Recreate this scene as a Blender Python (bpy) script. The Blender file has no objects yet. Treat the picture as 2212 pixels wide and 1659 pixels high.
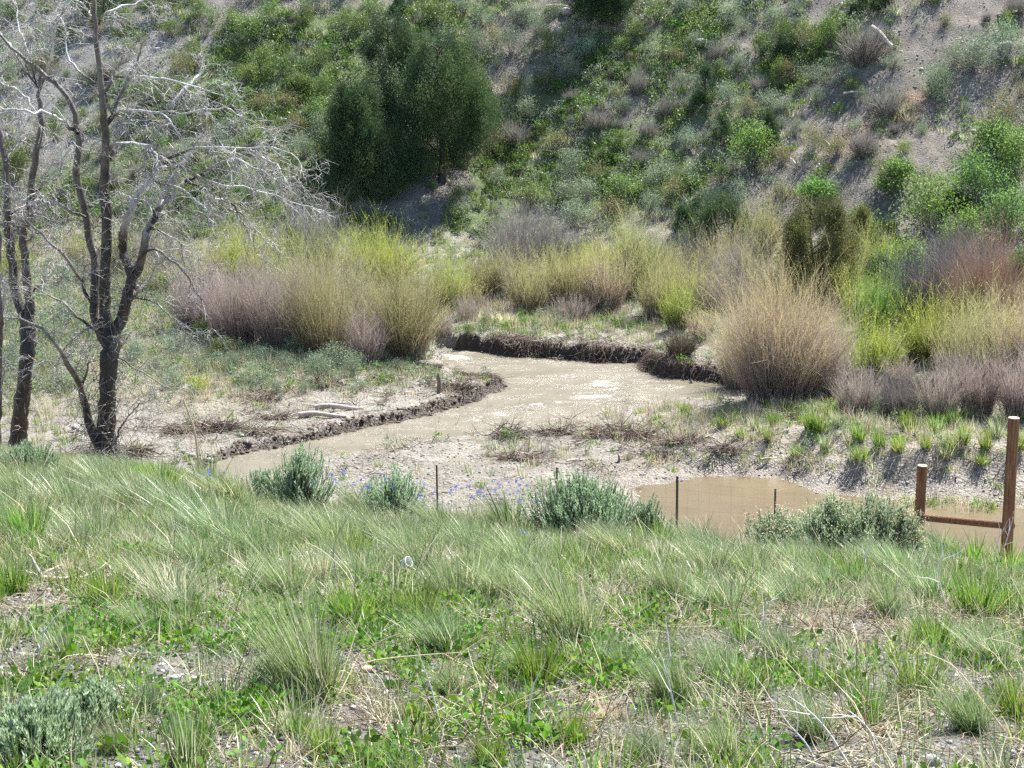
import bpy, math, random
import numpy as np
from mathutils import Vector, Matrix

random.seed(7)
RNG = np.random.default_rng(7)
scene = bpy.context.scene
COL = scene.collection

# ------------------------------------------------------------ camera, sky, sun, exposure
F_PX, U0, V0 = 3400.0, 1106.0, 829.5          # focal length and centre on a picture 2212 wide
TH = math.radians(12.12)
CAMZ = 7.6
cam_d = bpy.data.cameras.new("camera")
cam_d.sensor_width = 36.0
cam_d.lens = 36.0 * F_PX / 2212.0
cam_d.clip_end = 2000
cam_d.clip_start = 0.1
cam = bpy.data.objects.new("camera", cam_d)
COL.objects.link(cam)
cam.location = (0, 0, CAMZ)
cam.rotation_euler = (math.radians(90) - TH, 0, 0)
scene.camera = cam

SUN_AZ, SUN_EL = math.radians(38), math.radians(55)      # azimuth to the right of the view
S = Vector((math.sin(SUN_AZ) * math.cos(SUN_EL), math.cos(SUN_AZ) * math.cos(SUN_EL), math.sin(SUN_EL)))
world = bpy.data.worlds.new("World")
scene.world = world
world.use_nodes = True
wn = world.node_tree.nodes
sky = wn.new("ShaderNodeTexSky")
sky.sky_type = 'NISHITA'
sky.sun_disc = False
sky.sun_elevation = SUN_EL
sky.sun_rotation = SUN_AZ
sky.altitude = 1800
bgn = wn["Background"]
world.node_tree.links.new(sky.outputs[0], bgn.inputs[0])
bgn.inputs[1].default_value = 0.095
sl = bpy.data.lights.new("sun", 'SUN')
sl.energy = 4.6
sl.angle = math.radians(0.55)
sl.color = (1.0, 0.985, 0.95)
so = bpy.data.objects.new("sun", sl)
so.rotation_euler = S.to_track_quat('Z', 'Y').to_euler()
COL.objects.link(so)
scene.view_settings.view_transform = 'Standard'
scene.view_settings.look = 'None'
scene.view_settings.gamma = 1.0
scene.view_settings.use_curve_mapping = False
scene.view_settings.exposure = 1.78
scene.cycles.max_bounces = 6
scene.cycles.diffuse_bounces = 3
scene.cycles.transmission_bounces = 4
scene.cycles.transparent_max_bounces = 6
scene.cycles.use_denoising = False

# ------------------------------------------------------------ projection
CT, ST = math.cos(TH), math.sin(TH)
def ray(u, v):
    xc = (np.asarray(u, float) - U0) / F_PX
    yc = -(np.asarray(v, float) - V0) / F_PX
    return np.stack([xc + 0 * yc, CT + yc * ST + 0 * xc, -ST + yc * CT + 0 * xc], -1)
def proj(P):
    P = np.asarray(P, float)
    dz = P[..., 2] - CAMZ
    d = P[..., 1] * CT - dz * ST
    h = P[..., 1] * ST + dz * CT
    d = np.where(d > 0.05, d, 0.05)
    return U0 + F_PX * P[..., 0] / d, V0 - F_PX * h / d
def at_z(u, v, z=0.0):
    r = ray(u, v)
    k = (z - CAMZ) / r[..., 2]
    return r * k[..., None] + np.array([0, 0, CAMZ])
def at_y(u, v, y):
    r = ray(u, v)
    return r * (y / r[..., 1])[..., None] + np.array([0, 0, CAMZ])

# ------------------------------------------------------------ noise
def _hash(ix, iy, seed):
    n = (ix.astype(np.int64) * 374761393 + iy.astype(np.int64) * 668265263 + seed * 974634777) & 0xFFFFFFFF
    n = ((n ^ (n >> 13)) * 1274126177) & 0xFFFFFFFF
    n = (n ^ (n >> 16)) & 0xFFFFFFFF
    return n / 4294967295.0
def vnoise(x, y, seed=0):
    x = np.asarray(x, float); y = np.asarray(y, float)
    ix = np.floor(x); iy = np.floor(y)
    fx = x - ix; fy = y - iy
    fx = fx * fx * (3 - 2 * fx); fy = fy * fy * (3 - 2 * fy)
    a = _hash(ix, iy, seed); b = _hash(ix + 1, iy, seed)
    c = _hash(ix, iy + 1, seed); d = _hash(ix + 1, iy + 1, seed)
    return (a + (b - a) * fx) * (1 - fy) + (c + (d - c) * fx) * fy
def fbm(x, y, octv=4, seed=0):
    s = 0; a = 0.5; t = 0
    for i in range(octv):
        s = s + a * vnoise(x * 2.03 ** i + 17.3 * i, y * 2.03 ** i + 9.1 * i, seed + i)
        t += a; a *= 0.55
    return s / t * 2 - 1
def sstep(t):
    t = np.clip(t, 0, 1)
    return t * t * (3 - 2 * t)

# ------------------------------------------------------------ terrain
STREAM = np.array([
 (955,752,.35,.30),(1000,757,.4,.2),(1045,762,.32,.16),(1110,768,.36,.14),(1200,774,.32,.14),(1300,782,.34,.14),(1388,785,.28,.14),
 (1392,798,.28,.14),(1430,812,.30,.14),(1500,820,.30,.15),(1560,828,.30,.15),(1700,845,.38,.2),(1850,855,.4,.2),(2050,872,.4,.2),
 (2500,895,.4,.2),(2500,925,.15,.5),(2050,897,.3,.3),(1800,884,.28,.3),(1600,862,.12,.8),(1480,858,.1,.9),(1400,874,.1,1.0),
 (1250,902,.09,1.0),(1100,930,.09,1.0),(900,955,.09,.9),(700,990,.1,.9),(600,1030,.1,.8),(560,1100,.1,.8),(560,1250,.1,.8),
 (460,1250,.25,.3),(440,1100,.25,.3),(430,1010,.12,.15),(500,982,.13,.10),(640,958,.14,.09),(760,930,.15,.09),(900,902,.16,.09),
 (1015,868,.18,.09),(1062,850,.20,.09),(1084,838,.18,.09),(1060,826,.12,.12),(1000,812,.10,.3),(962,795,.14,.3),(950,772,.3,.25)], float)
POOL = np.array([(1345,1052),(1385,1044),(1500,1036),(1610,1033),(1720,1043),(1790,1068),(1900,1082),(1990,1088),(2212,1098),(2500,1110),
 (2500,1260),(2000,1250),(1600,1210),(1430,1150),(1380,1090)], float)
SXY = at_z(STREAM[:, 0], STREAM[:, 1])[:, :2]
PXY = at_z(POOL[:, 0], POOL[:, 1])[:, :2]

def sdist(x, y, poly, attr=None):
    x = np.asarray(x, float); y = np.asarray(y, float)
    best = np.full(x.shape, 1e9); inside = np.zeros(x.shape, bool)
    at = np.zeros(x.shape + (attr.shape[1],)) if attr is not None else None
    wsum = np.zeros(x.shape)
    n = len(poly)
    for i in range(n):
        ax, ay = poly[i]; bx, by = poly[(i + 1) % n]
        ex, ey = bx - ax, by - ay
        t = np.clip(((x - ax) * ex + (y - ay) * ey) / (ex * ex + ey * ey), 0, 1)
        d = np.hypot(x - ax - t * ex, y - ay - t * ey)
        m = d < best
        best = np.where(m, d, best)
        if at is not None:
            val = attr[i] + (attr[(i + 1) % n] - attr[i]) * t[..., None]
            wq = 1.0 / (d ** 4 + 1e-3)
            at = at + val * wq[..., None]; wsum = wsum + wq
        c = ((ay > y) != (by > y)) & (x < (bx - ax) * (y - ay) / ((by - ay) if by != ay else 1e-9) + ax)
        inside ^= c
    best = np.where(inside, -best, best)
    if at is not None: at = at / wsum[..., None]
    return (best, at) if attr is not None else best

VC_U = [-600, 0, 300, 450, 600, 900, 1150, 1400, 1600, 1950, 2212, 2800]
VC_V = [1005, 1012, 1040, 1060, 1105, 1130, 1155, 1170, 1195, 1215, 1245, 1265]
YC_U = [-600, 300, 700, 1400, 2212, 2800]
YC_V = [16.5, 16.3, 15.2, 14.8, 14.0, 13.8]
def yfoot(x):
    return 50.8 - 0.33 * np.clip(x, 0, 25) + 0.02 * np.clip(-x, 0, 40) + 0.8 * np.sin(x * 0.23 + 1)
def height(x, y, full=False):
    x = np.asarray(x, float); y = np.asarray(y, float)
    yy = np.maximum(y, 3.0)
    u = np.clip(U0 + 3270 * x / yy, -600, 2800)
    vc = np.interp(u, VC_U, VC_V); yc = np.interp(u, YC_U, YC_V)
    Hc = yc * np.tan(TH + np.arctan((vc - V0) / F_PX))
    s = (y - 5.2) / (yc - 5.2)
    H = np.where(y < 5.2, 1.65 + (2.5 - 1.65) * np.maximum(y, -6) / 5.2, 2.5 + (Hc - 2.5) * (s * .85 + .15 * s * s))
    q = np.interp(u, [0, 350, 600], [.004, .01, .06])
    dy = np.maximum(y - yc, 0)
    H = np.where(y > yc, Hc + (Hc - 2.5) / (yc - 5.2) * 1.15 * dy + q * dy * dy, H)
    zf = CAMZ - H
    zf = zf + 0.05 * fbm(x * 1.1, y * 1.1, 3, 5) + 0.02 * fbm(x * 6, y * 6, 2, 6)
    ds, at = sdist(x, y, SXY, STREAM[:, 2:4])
    wob = 0.22 * fbm(x * 1.6, y * 1.6, 4, 11)
    dsw = ds + wob * sstep((at[..., 0] - .05) / .2) * .8
    Hb, W = at[..., 0], at[..., 1]
    rise = np.minimum(np.maximum(dsw, 0) * 0.05, 0.6)
    zs = np.where(dsw < 0, -0.3 * sstep(-dsw / .6), Hb * sstep(dsw / W) + rise * (0.4 + 1.2 * sstep((Hb - .08) / .2)))
    rough = sstep((dsw + .1) / .5)
    zs = zs + rough * (0.07 * fbm(x * .8, y * .8, 3, 21) + 0.03 * fbm(x * 4, y * 4, 3, 22))
    # mound with grass tufts on the near bank at the right
    mu = np.exp(-((x - 10.5) / 4.5) ** 2 - ((y - 30.3) / 2.1) ** 2)
    zs = zs + 0.22 * mu * rough
    dp = sdist(x, y, PXY) + 0.55 * fbm(x * 1.1, y * 1.1, 5, 31)
    z0 = np.where(dp < 0, -0.16 * sstep(-dp / .8), zs * sstep(dp / 1.6) + 0.03 * sstep(dp / .3) * (fbm(x * 5, y * 5, 3, 33) * .9 + .25))
    # hill
    t = y - yfoot(x)
    k = 1.1
    tt = np.clip(t / k, -30, 30)
    sp = k * np.where(tt > 20, tt, np.log1p(np.exp(tt))) + np.where(t > 30 * k, t - 30 * k, 0)
    zh = 0.62 * sp
    a = (x * .55 + y * .83)
    b = (x * .83 - y * .55)
    hn = 0.55 * fbm(b * .16, a * .05, 3, 41) + 0.30 * fbm(x * .4, y * .4, 3, 42)
    zh = zh + sstep(sp / 4) * hn * 1.3 + sstep(sp / 1) * 0.10 * fbm(x * 1.7, y * 1.7, 4, 43)
    zh = np.where(zh > 20, 38 - 18 * np.exp(-(np.maximum(zh, 20) - 20) / 18), zh)
    zfl = z0 + zh
    dd = zf - zfl
    kk = 0.15
    z = np.maximum(zf, zfl) + kk * np.log1p(np.exp(-np.abs(dd) / kk)) * np.exp(-np.abs(dd) * 2) * .3
    if full:
        return z, dict(ds=dsw, Hb=Hb, W=W, dp=dp, fore=(dd > 0), sp=sp, u=u, dd=dd)
    return z

def hit(u, v, y0=4.0, y1=110.0):
    """first point of the terrain on the rays through picture points u, v"""
    u = np.atleast_1d(np.asarray(u, float)); v = np.atleast_1d(np.asarray(v, float))
    r = ray(u, v); r = r / r[:, 1:2]
    out = np.full(len(u), np.nan)
    ys = np.concatenate([np.arange(y0, 20, .1), np.arange(20, y1, .15)])
    for i in range(len(u)):
        zz = height(r[i, 0] * ys, ys)
        rz = CAMZ + r[i, 2] * ys
        m = np.nonzero(zz >= rz)[0]
        out[i] = ys[m[0]] if len(m) else y1
    P = r * out[:, None]; P[:, 2] = height(P[:, 0], P[:, 1])
    return P

# ------------------------------------------------------------ mesh building
def mesh_np(name, V, Fs, mats, tint=None, smooth=False, midx=None, col=None, extra=None):
    """V (n,3); Fs a list of int arrays (m,k)"""
    me = bpy.data.meshes.new(name)
    V = np.asarray(V, np.float32)
    if not isinstance(Fs, (list, tuple)): Fs = [Fs]
    Fs = [np.asarray(f, np.int32) for f in Fs if len(f)]
    me.vertices.add(len(V)); me.vertices.foreach_set("co", V.ravel())
    loops = np.concatenate([f.ravel() for f in Fs])
    tot = np.concatenate([np.full(len(f), f.shape[1], np.int32) for f in Fs])
    me.loops.add(len(loops)); me.loops.foreach_set("vertex_index", loops)
    me.polygons.add(len(tot))
    st = np.zeros(len(tot), np.int32); st[1:] = np.cumsum(tot)[:-1]
    me.polygons.foreach_set("loop_start", st)
    if smooth: me.polygons.foreach_set("use_smooth", np.ones(len(tot), bool))
    for m in (mats if isinstance(mats, (list, tuple)) else [mats]): me.materials.append(m)
    if midx is not None: me.polygons.foreach_set("material_index", np.asarray(midx, np.int32))
    if tint is not None:
        a = me.attributes.new("tint", 'FLOAT', 'POINT'); a.data.foreach_set("value", np.asarray(tint, np.float32))
    if extra:
        for k, val in extra.items():
            a = me.attributes.new(k, 'FLOAT', 'POINT'); a.data.foreach_set("value", np.asarray(val, np.float32))
    if col is not None:
        a = me.attributes.new("gcol", 'FLOAT_COLOR', 'POINT')
        c = np.ones((len(V), 4), np.float32); c[:, :3] = col
        a.data.foreach_set("color", c.ravel())
    me.update(calc_edges=True)
    me.validate()
    return me
class Geo:
    """collects vertices, faces, tints and material slots"""
    def __init__(s): s.V = []; s.F = []; s.T = []; s.M = []; s.n = 0
    def add(s, V, F, tint=0.5, mi=0):
        V = np.asarray(V, float).reshape(-1, 3)
        F = np.asarray(F, int)
        if not len(F): return s
        s.V.append(V); s.F.append(F + s.n); s.n += len(V)
        s.T.append(np.broadcast_to(np.asarray(tint, float), (len(V),)).copy()); s.M.append(np.full(len(F), mi))
        return s
    def mesh(s, name, mats, smooth=False):
        ks = sorted(set(f.shape[1] for f in s.F))
        Fs, Ms = [], []
        for k in ks:
            Fs.append(np.concatenate([f for f in s.F if f.shape[1] == k]))
            Ms.append(np.concatenate([m for f, m in zip(s.F, s.M) if f.shape[1] == k]))
        return mesh_np(name, np.concatenate(s.V), Fs, mats, np.concatenate(s.T), smooth, np.concatenate(Ms))

def obj(name, me, parent=None, loc=None, rotz=0.0, scale=1.0):
    o = bpy.data.objects.new(name, me)
    COL.objects.link(o)
    if parent is not None: o.parent = parent
    if loc is not None: o.location = loc
    if rotz: o.rotation_euler = (0, 0, rotz)
    if scale != 1.0: o.scale = (scale,) * 3 if np.isscalar(scale) else scale
    return o
def tag(o, label=None, cat=None, group=None, kind=None):
    if label: o["label"] = label
    if cat: o["category"] = cat
    if group: o["group"] = group
    if kind: o["kind"] = kind
    return o
AUTO = []      # (object, look, category, group, zone)
def auto(o, look, cat, group, zone):
    AUTO.append((o, look, cat, group, zone)); return o

def blades(base, az, L, w, lean, curve, seg=3, twist=None, rng=RNG, tip=0.08):
    n = len(base)
    t = np.linspace(0, 1, seg + 1)[None, :]
    ang = lean[:, None] + curve[:, None] * t
    ds = (L / seg)[:, None]
    R = np.cumsum(np.sin(ang) * ds, 1) - np.sin(ang) * ds
    Z = np.cumsum(np.cos(ang) * ds, 1) - np.cos(ang) * ds
    P = np.empty((n, seg + 1, 3))
    P[..., 0] = base[:, 0:1] + np.cos(az)[:, None] * R
    P[..., 1] = base[:, 1:2] + np.sin(az)[:, None] * R
    P[..., 2] = base[:, 2:3] + Z
    tw = az + np.pi / 2 + (rng.uniform(-1.2, 1.2, n) if twist is None else twist)
    side = np.stack([np.cos(tw), np.sin(tw), np.zeros(n)], -1)[:, None, :]
    ww = (w[:, None] * np.maximum((1 - t ** 1.6), tip) * .5)[..., None]
    A = P - side * ww; B = P + side * ww
    V = np.stack([A, B], 2).reshape(n * (seg + 1) * 2, 3)
    i = np.arange(n)[:, None] * (seg + 1) * 2 + np.arange(seg)[None, :] * 2
    F = np.stack([i, i + 1, i + 3, i + 2], -1).reshape(-1, 4)
    return V, F, P
def leafq(C, size, asp=2.2, rng=RNG, up=0.3, dirs=None):
    n = len(C)
    size = np.broadcast_to(size, (n,))
    a = rng.normal(size=(n, 3)); a[:, 2] += up
    if dirs is not None: a = a * .45 + dirs * 1.2
    a /= np.linalg.norm(a, axis=1)[:, None] + 1e-9
    b = rng.normal(size=(n, 3)); b -= a * (a * b).sum(1)[:, None]
    b /= np.linalg.norm(b, axis=1)[:, None] + 1e-9
    l = size[:, None]; w = l / asp
    V = np.stack([C, C + a * l * .45 + b * w * .5, C + a * l, C + a * l * .45 - b * w * .5], 1).reshape(-1, 3)
    F = np.arange(n * 4).reshape(n, 4)
    return V, F
def tubes(P, R, sides=3, rng=RNG):
    """P (n,k,3), R (n,k)"""
    n, k, _ = P.shape
    T = np.gradient(P, axis=1)
    T /= np.linalg.norm(T, axis=2)[..., None] + 1e-9
    ref = rng.normal(size=(n, 1, 3)); ref = np.broadcast_to(ref, P.shape)
    a = np.cross(T, ref); a /= np.linalg.norm(a, axis=2)[..., None] + 1e-9
    b = np.cross(T, a)
    ph = np.arange(sides) / sides * 2 * np.pi
    V = P[:, :, None, :] + R[:, :, None, None] * (a[:, :, None, :] * np.cos(ph)[None, None, :, None] + b[:, :, None, :] * np.sin(ph)[None, None, :, None])
    V = V.reshape(-1, 3)
    i = (np.arange(n)[:, None, None] * k + np.arange(k - 1)[None, :, None]) * sides
    j = np.arange(sides)[None, None, :]; j2 = (j + 1) % sides
    F = np.stack([i + j, i + j2, i + sides + j2, i + sides + j], -1).reshape(-1, 4)
    return V, F
def grow(S0, D0, L, k, droop, wig, rng=RNG):
    n = len(S0)
    P = np.empty((n, k, 3)); P[:, 0] = S0
    d = D0 / (np.linalg.norm(D0, axis=1)[:, None] + 1e-9)
    st = (L / (k - 1))[:, None]
    for i in range(1, k):
        d = d + rng.normal(size=(n, 3)) * wig
        d[:, 2] -= droop
        d /= np.linalg.norm(d, axis=1)[:, None] + 1e-9
        P[:, i] = P[:, i - 1] + d * st
    return P
def spawn(P, m, tmin, rng=RNG, side=0.9, fwd=0.6, up=0.0):
    """m children per path: start, direction, parent index, t"""
    n, k, _ = P.shape
    pi = np.repeat(np.arange(n), m)
    t = rng.uniform(tmin, 1, n * m)
    f = t * (k - 1); i = np.minimum(f.astype(int), k - 2); fr = (f - i)[:, None]
    S0 = P[pi, i] * (1 - fr) + P[pi, i + 1] * fr
    T = P[pi, i + 1] - P[pi, i]; T /= np.linalg.norm(T, axis=1)[:, None] + 1e-9
    r = rng.normal(size=(n * m, 3)); r -= T * (r * T).sum(1)[:, None]
    r /= np.linalg.norm(r, axis=1)[:, None] + 1e-9
    D = T * fwd + r * side; D[:, 2] += up
    return S0, D, pi, t
def spline(pts, k):
    """Catmull-Rom through pts (m,d) resampled at k points"""
    pts = np.asarray(pts, float); m = len(pts)
    q = np.vstack([2 * pts[0] - pts[1], pts, 2 * pts[-1] - pts[-2]])
    s = np.linspace(0, m - 1 - 1e-6, k); i = s.astype(int); f = (s - i)[:, None]
    a, b, c, d = q[i], q[i + 1], q[i + 2], q[i + 3]
    return .5 * ((2 * b) + (-a + c) * f + (2 * a - 5 * b + 4 * c - d) * f ** 2 + (-a + 3 * b - 3 * c + d) * f ** 3)

# ------------------------------------------------------------ materials
def new_mat(name):
    m = bpy.data.materials.new(name); m.use_nodes = True
    nt = m.node_tree; nt.nodes.clear()
    out = nt.nodes.new("ShaderNodeOutputMaterial")
    return m, nt, out
def nd(nt, t, **kw):
    n = nt.nodes.new(t)
    for k, v in kw.items(): setattr(n, k, v)
    return n
def ramp(nt, stops):
    r = nt.nodes.new("ShaderNodeValToRGB")
    e = r.color_ramp.elements
    while len(e) < len(stops): e.new(0.5)
    for el, (p, c) in zip(e, stops):
        el.position = p; el.color = (*c, 1)
    return r
def plant_mat(name, stops, transl=0.35, rough=0.55, var=0.25, spec=0.3, tsat=1.15, huevar=0.02):
    m, nt, out = new_mat(name)
    L = nt.links.new
    at = nd(nt, "ShaderNodeAttribute", attribute_name="tint")
    r = ramp(nt, stops); L(at.outputs["Fac"], r.inputs[0])
    oi = nd(nt, "ShaderNodeObjectInfo")
    hs = nd(nt, "ShaderNodeHueSaturation")
    mr = nd(nt, "ShaderNodeMapRange"); mr.inputs[3].default_value = 1 - var; mr.inputs[4].default_value = 1 + var
    L(oi.outputs["Random"], mr.inputs[0]); L(mr.outputs[0], hs.inputs["Value"])
    mr2 = nd(nt, "ShaderNodeMapRange"); mr2.inputs[3].default_value = .5 - huevar; mr2.inputs[4].default_value = .5 + huevar
    mu = nd(nt, "ShaderNodeMath", operation='MULTIPLY'); mu.inputs[1].default_value = 7.31
    fr = nd(nt, "ShaderNodeMath", operation='FRACT')
    L(oi.outputs["Random"], mu.inputs[0]); L(mu.outputs[0], fr.inputs[0]); L(fr.outputs[0], mr2.inputs[0]); L(mr2.outputs[0], hs.inputs["Hue"])
    L(r.outputs[0], hs.inputs["Color"])
    p = nd(nt, "ShaderNodeBsdfPrincipled"); p.inputs["Roughness"].default_value = rough
    p.inputs["Specular IOR Level"].default_value = spec
    L(hs.outputs[0], p.inputs["Base Color"])
    if transl > 0:
        tr = nd(nt, "ShaderNodeBsdfTranslucent")
        h2 = nd(nt, "ShaderNodeHueSaturation"); h2.inputs["Saturation"].default_value = tsat; h2.inputs["Value"].default_value = 1.25
        L(hs.outputs[0], h2.inputs["Color"]); L(h2.outputs[0], tr.inputs[0])
        mx = nd(nt, "ShaderNodeMixShader"); mx.inputs[0].default_value = transl
        L(p.outputs[0], mx.inputs[1]); L(tr.outputs[0], mx.inputs[2]); L(mx.outputs[0], out.inputs[0])
    else:
        L(p.outputs[0], out.inputs[0])
    return m
def solid_mat(name, c1, c2, scale=8, rough=0.8, bump=0.3, bscale=30, stretch=(1, 1, 1), spec=0.3, objvar=0.0, coords="Object"):
    m, nt, out = new_mat(name); L = nt.links.new
    tc = nd(nt, "ShaderNodeTexCoord"); mp = nd(nt, "ShaderNodeMapping"); mp.inputs["Scale"].default_value = stretch
    L(tc.outputs[coords], mp.inputs[0])
    n1 = nd(nt, "ShaderNodeTexNoise"); n1.inputs["Scale"].default_value = scale; n1.inputs["Detail"].default_value = 5; n1.inputs["Roughness"].default_value = .65
    L(mp.outputs[0], n1.inputs["Vector"])
    r = ramp(nt, [(0.3, c1), (0.7, c2)]); L(n1.outputs["Fac"], r.inputs[0])
    oi = nd(nt, "ShaderNodeObjectInfo"); hs = nd(nt, "ShaderNodeHueSaturation")
    mr = nd(nt, "ShaderNodeMapRange"); mr.inputs[3].default_value = 1 - objvar; mr.inputs[4].default_value = 1 + objvar
    L(oi.outputs["Random"], mr.inputs[0]); L(mr.outputs[0], hs.inputs["Value"]); L(r.outputs[0], hs.inputs["Color"])
    p = nd(nt, "ShaderNodeBsdfPrincipled"); p.inputs["Roughness"].default_value = rough; p.inputs["Specular IOR Level"].default_value = spec
    L(hs.outputs[0], p.inputs["Base Color"])
    n2 = nd(nt, "ShaderNodeTexNoise"); n2.inputs["Scale"].default_value = bscale; n2.inputs["Detail"].default_value = 4
    L(mp.outputs[0], n2.inputs["Vector"])
    b = nd(nt, "ShaderNodeBump"); b.inputs["Strength"].default_value = bump; b.inputs["Distance"].default_value = .02
    L(n2.outputs["Fac"], b.inputs["Height"]); L(b.outputs[0], p.inputs["Normal"]); L(p.outputs[0], out.inputs[0])
    return m

M = {}
# ground: colour attribute with procedural grain and relief
m, nt, out = new_mat("earth"); L = nt.links.new
at = nd(nt, "ShaderNodeAttribute", attribute_name="gcol")
wet = nd(nt, "ShaderNodeAttribute", attribute_name="wet")
geo = nd(nt, "ShaderNodeNewGeometry")
def noise(nt, vec, scale, det=5, rough=.6):
    n = nd(nt, "ShaderNodeTexNoise"); n.inputs["Scale"].default_value = scale; n.inputs["Detail"].default_value = det; n.inputs["Roughness"].default_value = rough
    nt.links.new(vec, n.inputs["Vector"]); return n
n1 = noise(nt, geo.outputs["Position"], 1.3, 6, .65)
n2 = noise(nt, geo.outputs["Position"], 14, 5, .7)
r1 = ramp(nt, [(0.25, (.62, .60, .58)), (0.5, (.95, .95, .95)), (0.75, (1.25, 1.24, 1.22))]); L(n1.outputs["Fac"], r1.inputs[0])
r2 = ramp(nt, [(0.3, (.55, .53, .52)), (0.5, (.98, .98, .98)), (0.72, (1.5, 1.48, 1.45))]); L(n2.outputs["Fac"], r2.inputs[0])
x1 = nd(nt, "ShaderNodeMix", data_type='RGBA', blend_type='MULTIPLY'); x1.inputs[0].default_value = 1
x2 = nd(nt, "ShaderNodeMix", data_type='RGBA', blend_type='MULTIPLY'); x2.inputs[0].default_value = 1
L(at.outputs["Color"], x1.inputs[6]); L(r1.outputs[0], x1.inputs[7]); L(x1.outputs[2], x2.inputs[6]); L(r2.outputs[0], x2.inputs[7])
vo = nd(nt, "ShaderNodeTexVoronoi"); vo.inputs["Scale"].default_value = 22; L(geo.outputs["Position"], vo.inputs["Vector"])
p = nd(nt, "ShaderNodeBsdfPrincipled"); L(x2.outputs[2], p.inputs["Base Color"])
mr = nd(nt, "ShaderNodeMapRange"); mr.inputs[3].default_value = .95; mr.inputs[4].default_value = .22; L(wet.outputs["Fac"], mr.inputs[0]); L(mr.outputs[0], p.inputs["Roughness"])
mr = nd(nt, "ShaderNodeMapRange"); mr.inputs[3].default_value = .15; mr.inputs[4].default_value = .6; L(wet.outputs["Fac"], mr.inputs[0]); L(mr.outputs[0], p.inputs["Specular IOR Level"])
n3 = noise(nt, geo.outputs["Position"], 38, 4, .7)
ad = nd(nt, "ShaderNodeMath", operation='ADD'); L(n3.outputs["Fac"], ad.inputs[0]); L(n2.outputs["Fac"], ad.inputs[1])
ad2 = nd(nt, "ShaderNodeMath", operation='SUBTRACT'); L(ad.outputs[0], ad2.inputs[0]); L(vo.outputs["Distance"], ad2.inputs[1])
b = nd(nt, "ShaderNodeBump"); b.inputs["Strength"].default_value = .9; b.inputs["Distance"].default_value = .035
L(ad2.outputs[0], b.inputs["Height"]); L(b.outputs[0], p.inputs["Normal"]); L(p.outputs[0], out.inputs[0])
M["earth"] = m

def water_mat(name, c1, c2, bump, bs, rough, foam=True, stretch=(1, 1, 1), fstr=1.0):
    m, nt, out = new_mat(name); L = nt.links.new
    geo = nd(nt, "ShaderNodeNewGeometry")
    mp = nd(nt, "ShaderNodeMapping"); mp.inputs["Scale"].default_value = stretch; L(geo.outputs["Position"], mp.inputs[0])
    n1 = noise(nt, mp.outputs[0], bs, 5, .6); n2 = noise(nt, mp.outputs[0], bs * 3.7, 3, .6)
    nc = noise(nt, mp.outputs[0], .7, 3, .5)
    r = ramp(nt, [(.3, c1), (.7, c2)]); L(nc.outputs["Fac"], r.inputs[0])
    p = nd(nt, "ShaderNodeBsdfPrincipled"); p.inputs["IOR"].default_value = 1.33
    base = r.outputs[0]
    if foam:
        fa = nd(nt, "ShaderNodeAttribute", attribute_name="foam")
        nf = noise(nt, mp.outputs[0], 15, 6, .8)
        a = nd(nt, "ShaderNodeMath", operation='MULTIPLY_ADD'); L(nf.outputs["Fac"], a.inputs[0]); a.inputs[1].default_value = 1.6; L(fa.outputs["Fac"], a.inputs[2])
        mrf = nd(nt, "ShaderNodeMapRange"); mrf.inputs[1].default_value = 1.38; mrf.inputs[2].default_value = 1.72; L(a.outputs[0], mrf.inputs[0])
        mx = nd(nt, "ShaderNodeMix", data_type='RGBA'); L(mrf.outputs[0], mx.inputs[0]); L(r.outputs[0], mx.inputs[6]); mx.inputs[7].default_value = (.8, .77, .72, 1)
        base = mx.outputs[2]
        rr = nd(nt, "ShaderNodeMapRange"); rr.inputs[3].default_value = rough; rr.inputs[4].default_value = .5; L(mrf.outputs[0], rr.inputs[0]); L(rr.outputs[0], p.inputs["Roughness"])
    else:
        p.inputs["Roughness"].default_value = rough
    L(base, p.inputs["Base Color"])
    ad = nd(nt, "ShaderNodeMath", operation='MULTIPLY_ADD'); L(n2.outputs["Fac"], ad.inputs[0]); ad.inputs[1].default_value = .35; L(n1.outputs["Fac"], ad.inputs[2])
    b = nd(nt, "ShaderNodeBump"); b.inputs["Strength"].default_value = bump; b.inputs["Distance"].default_value = .1 * fstr
    if foam:
        nq = noise(nt, mp.outputs[0], 1.1, 4, .6)
        m1 = nd(nt, "ShaderNodeMapRange"); m1.inputs[1].default_value = .42; m1.inputs[2].default_value = .62; m1.inputs[3].default_value = .12; m1.inputs[4].default_value = bump
        L(nq.outputs["Fac"], m1.inputs[0])
        m2 = nd(nt, "ShaderNodeMath", operation='MULTIPLY_ADD', use_clamp=True); L(fa.outputs["Fac"], m2.inputs[0]); m2.inputs[1].default_value = .5; L(m1.outputs[0], m2.inputs[2])
        L(m2.outputs[0], b.inputs["Strength"])
    L(ad.outputs[0], b.inputs["Height"]); L(b.outputs[0], p.inputs["Normal"]); L(p.outputs[0], out.inputs[0])
    return m
M["river"] = water_mat("muddy_river_water", (.155, .134, .094), (.205, .178, .13), .8, 5.0, .27, True, (.55, 1.7, 1), 1.2)
M["pool"] = water_mat("muddy_pool_water", (.115, .088, .052), (.15, .115, .07), .16, 6, .18, False, (.5, 1.5, 1), .3)

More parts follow.
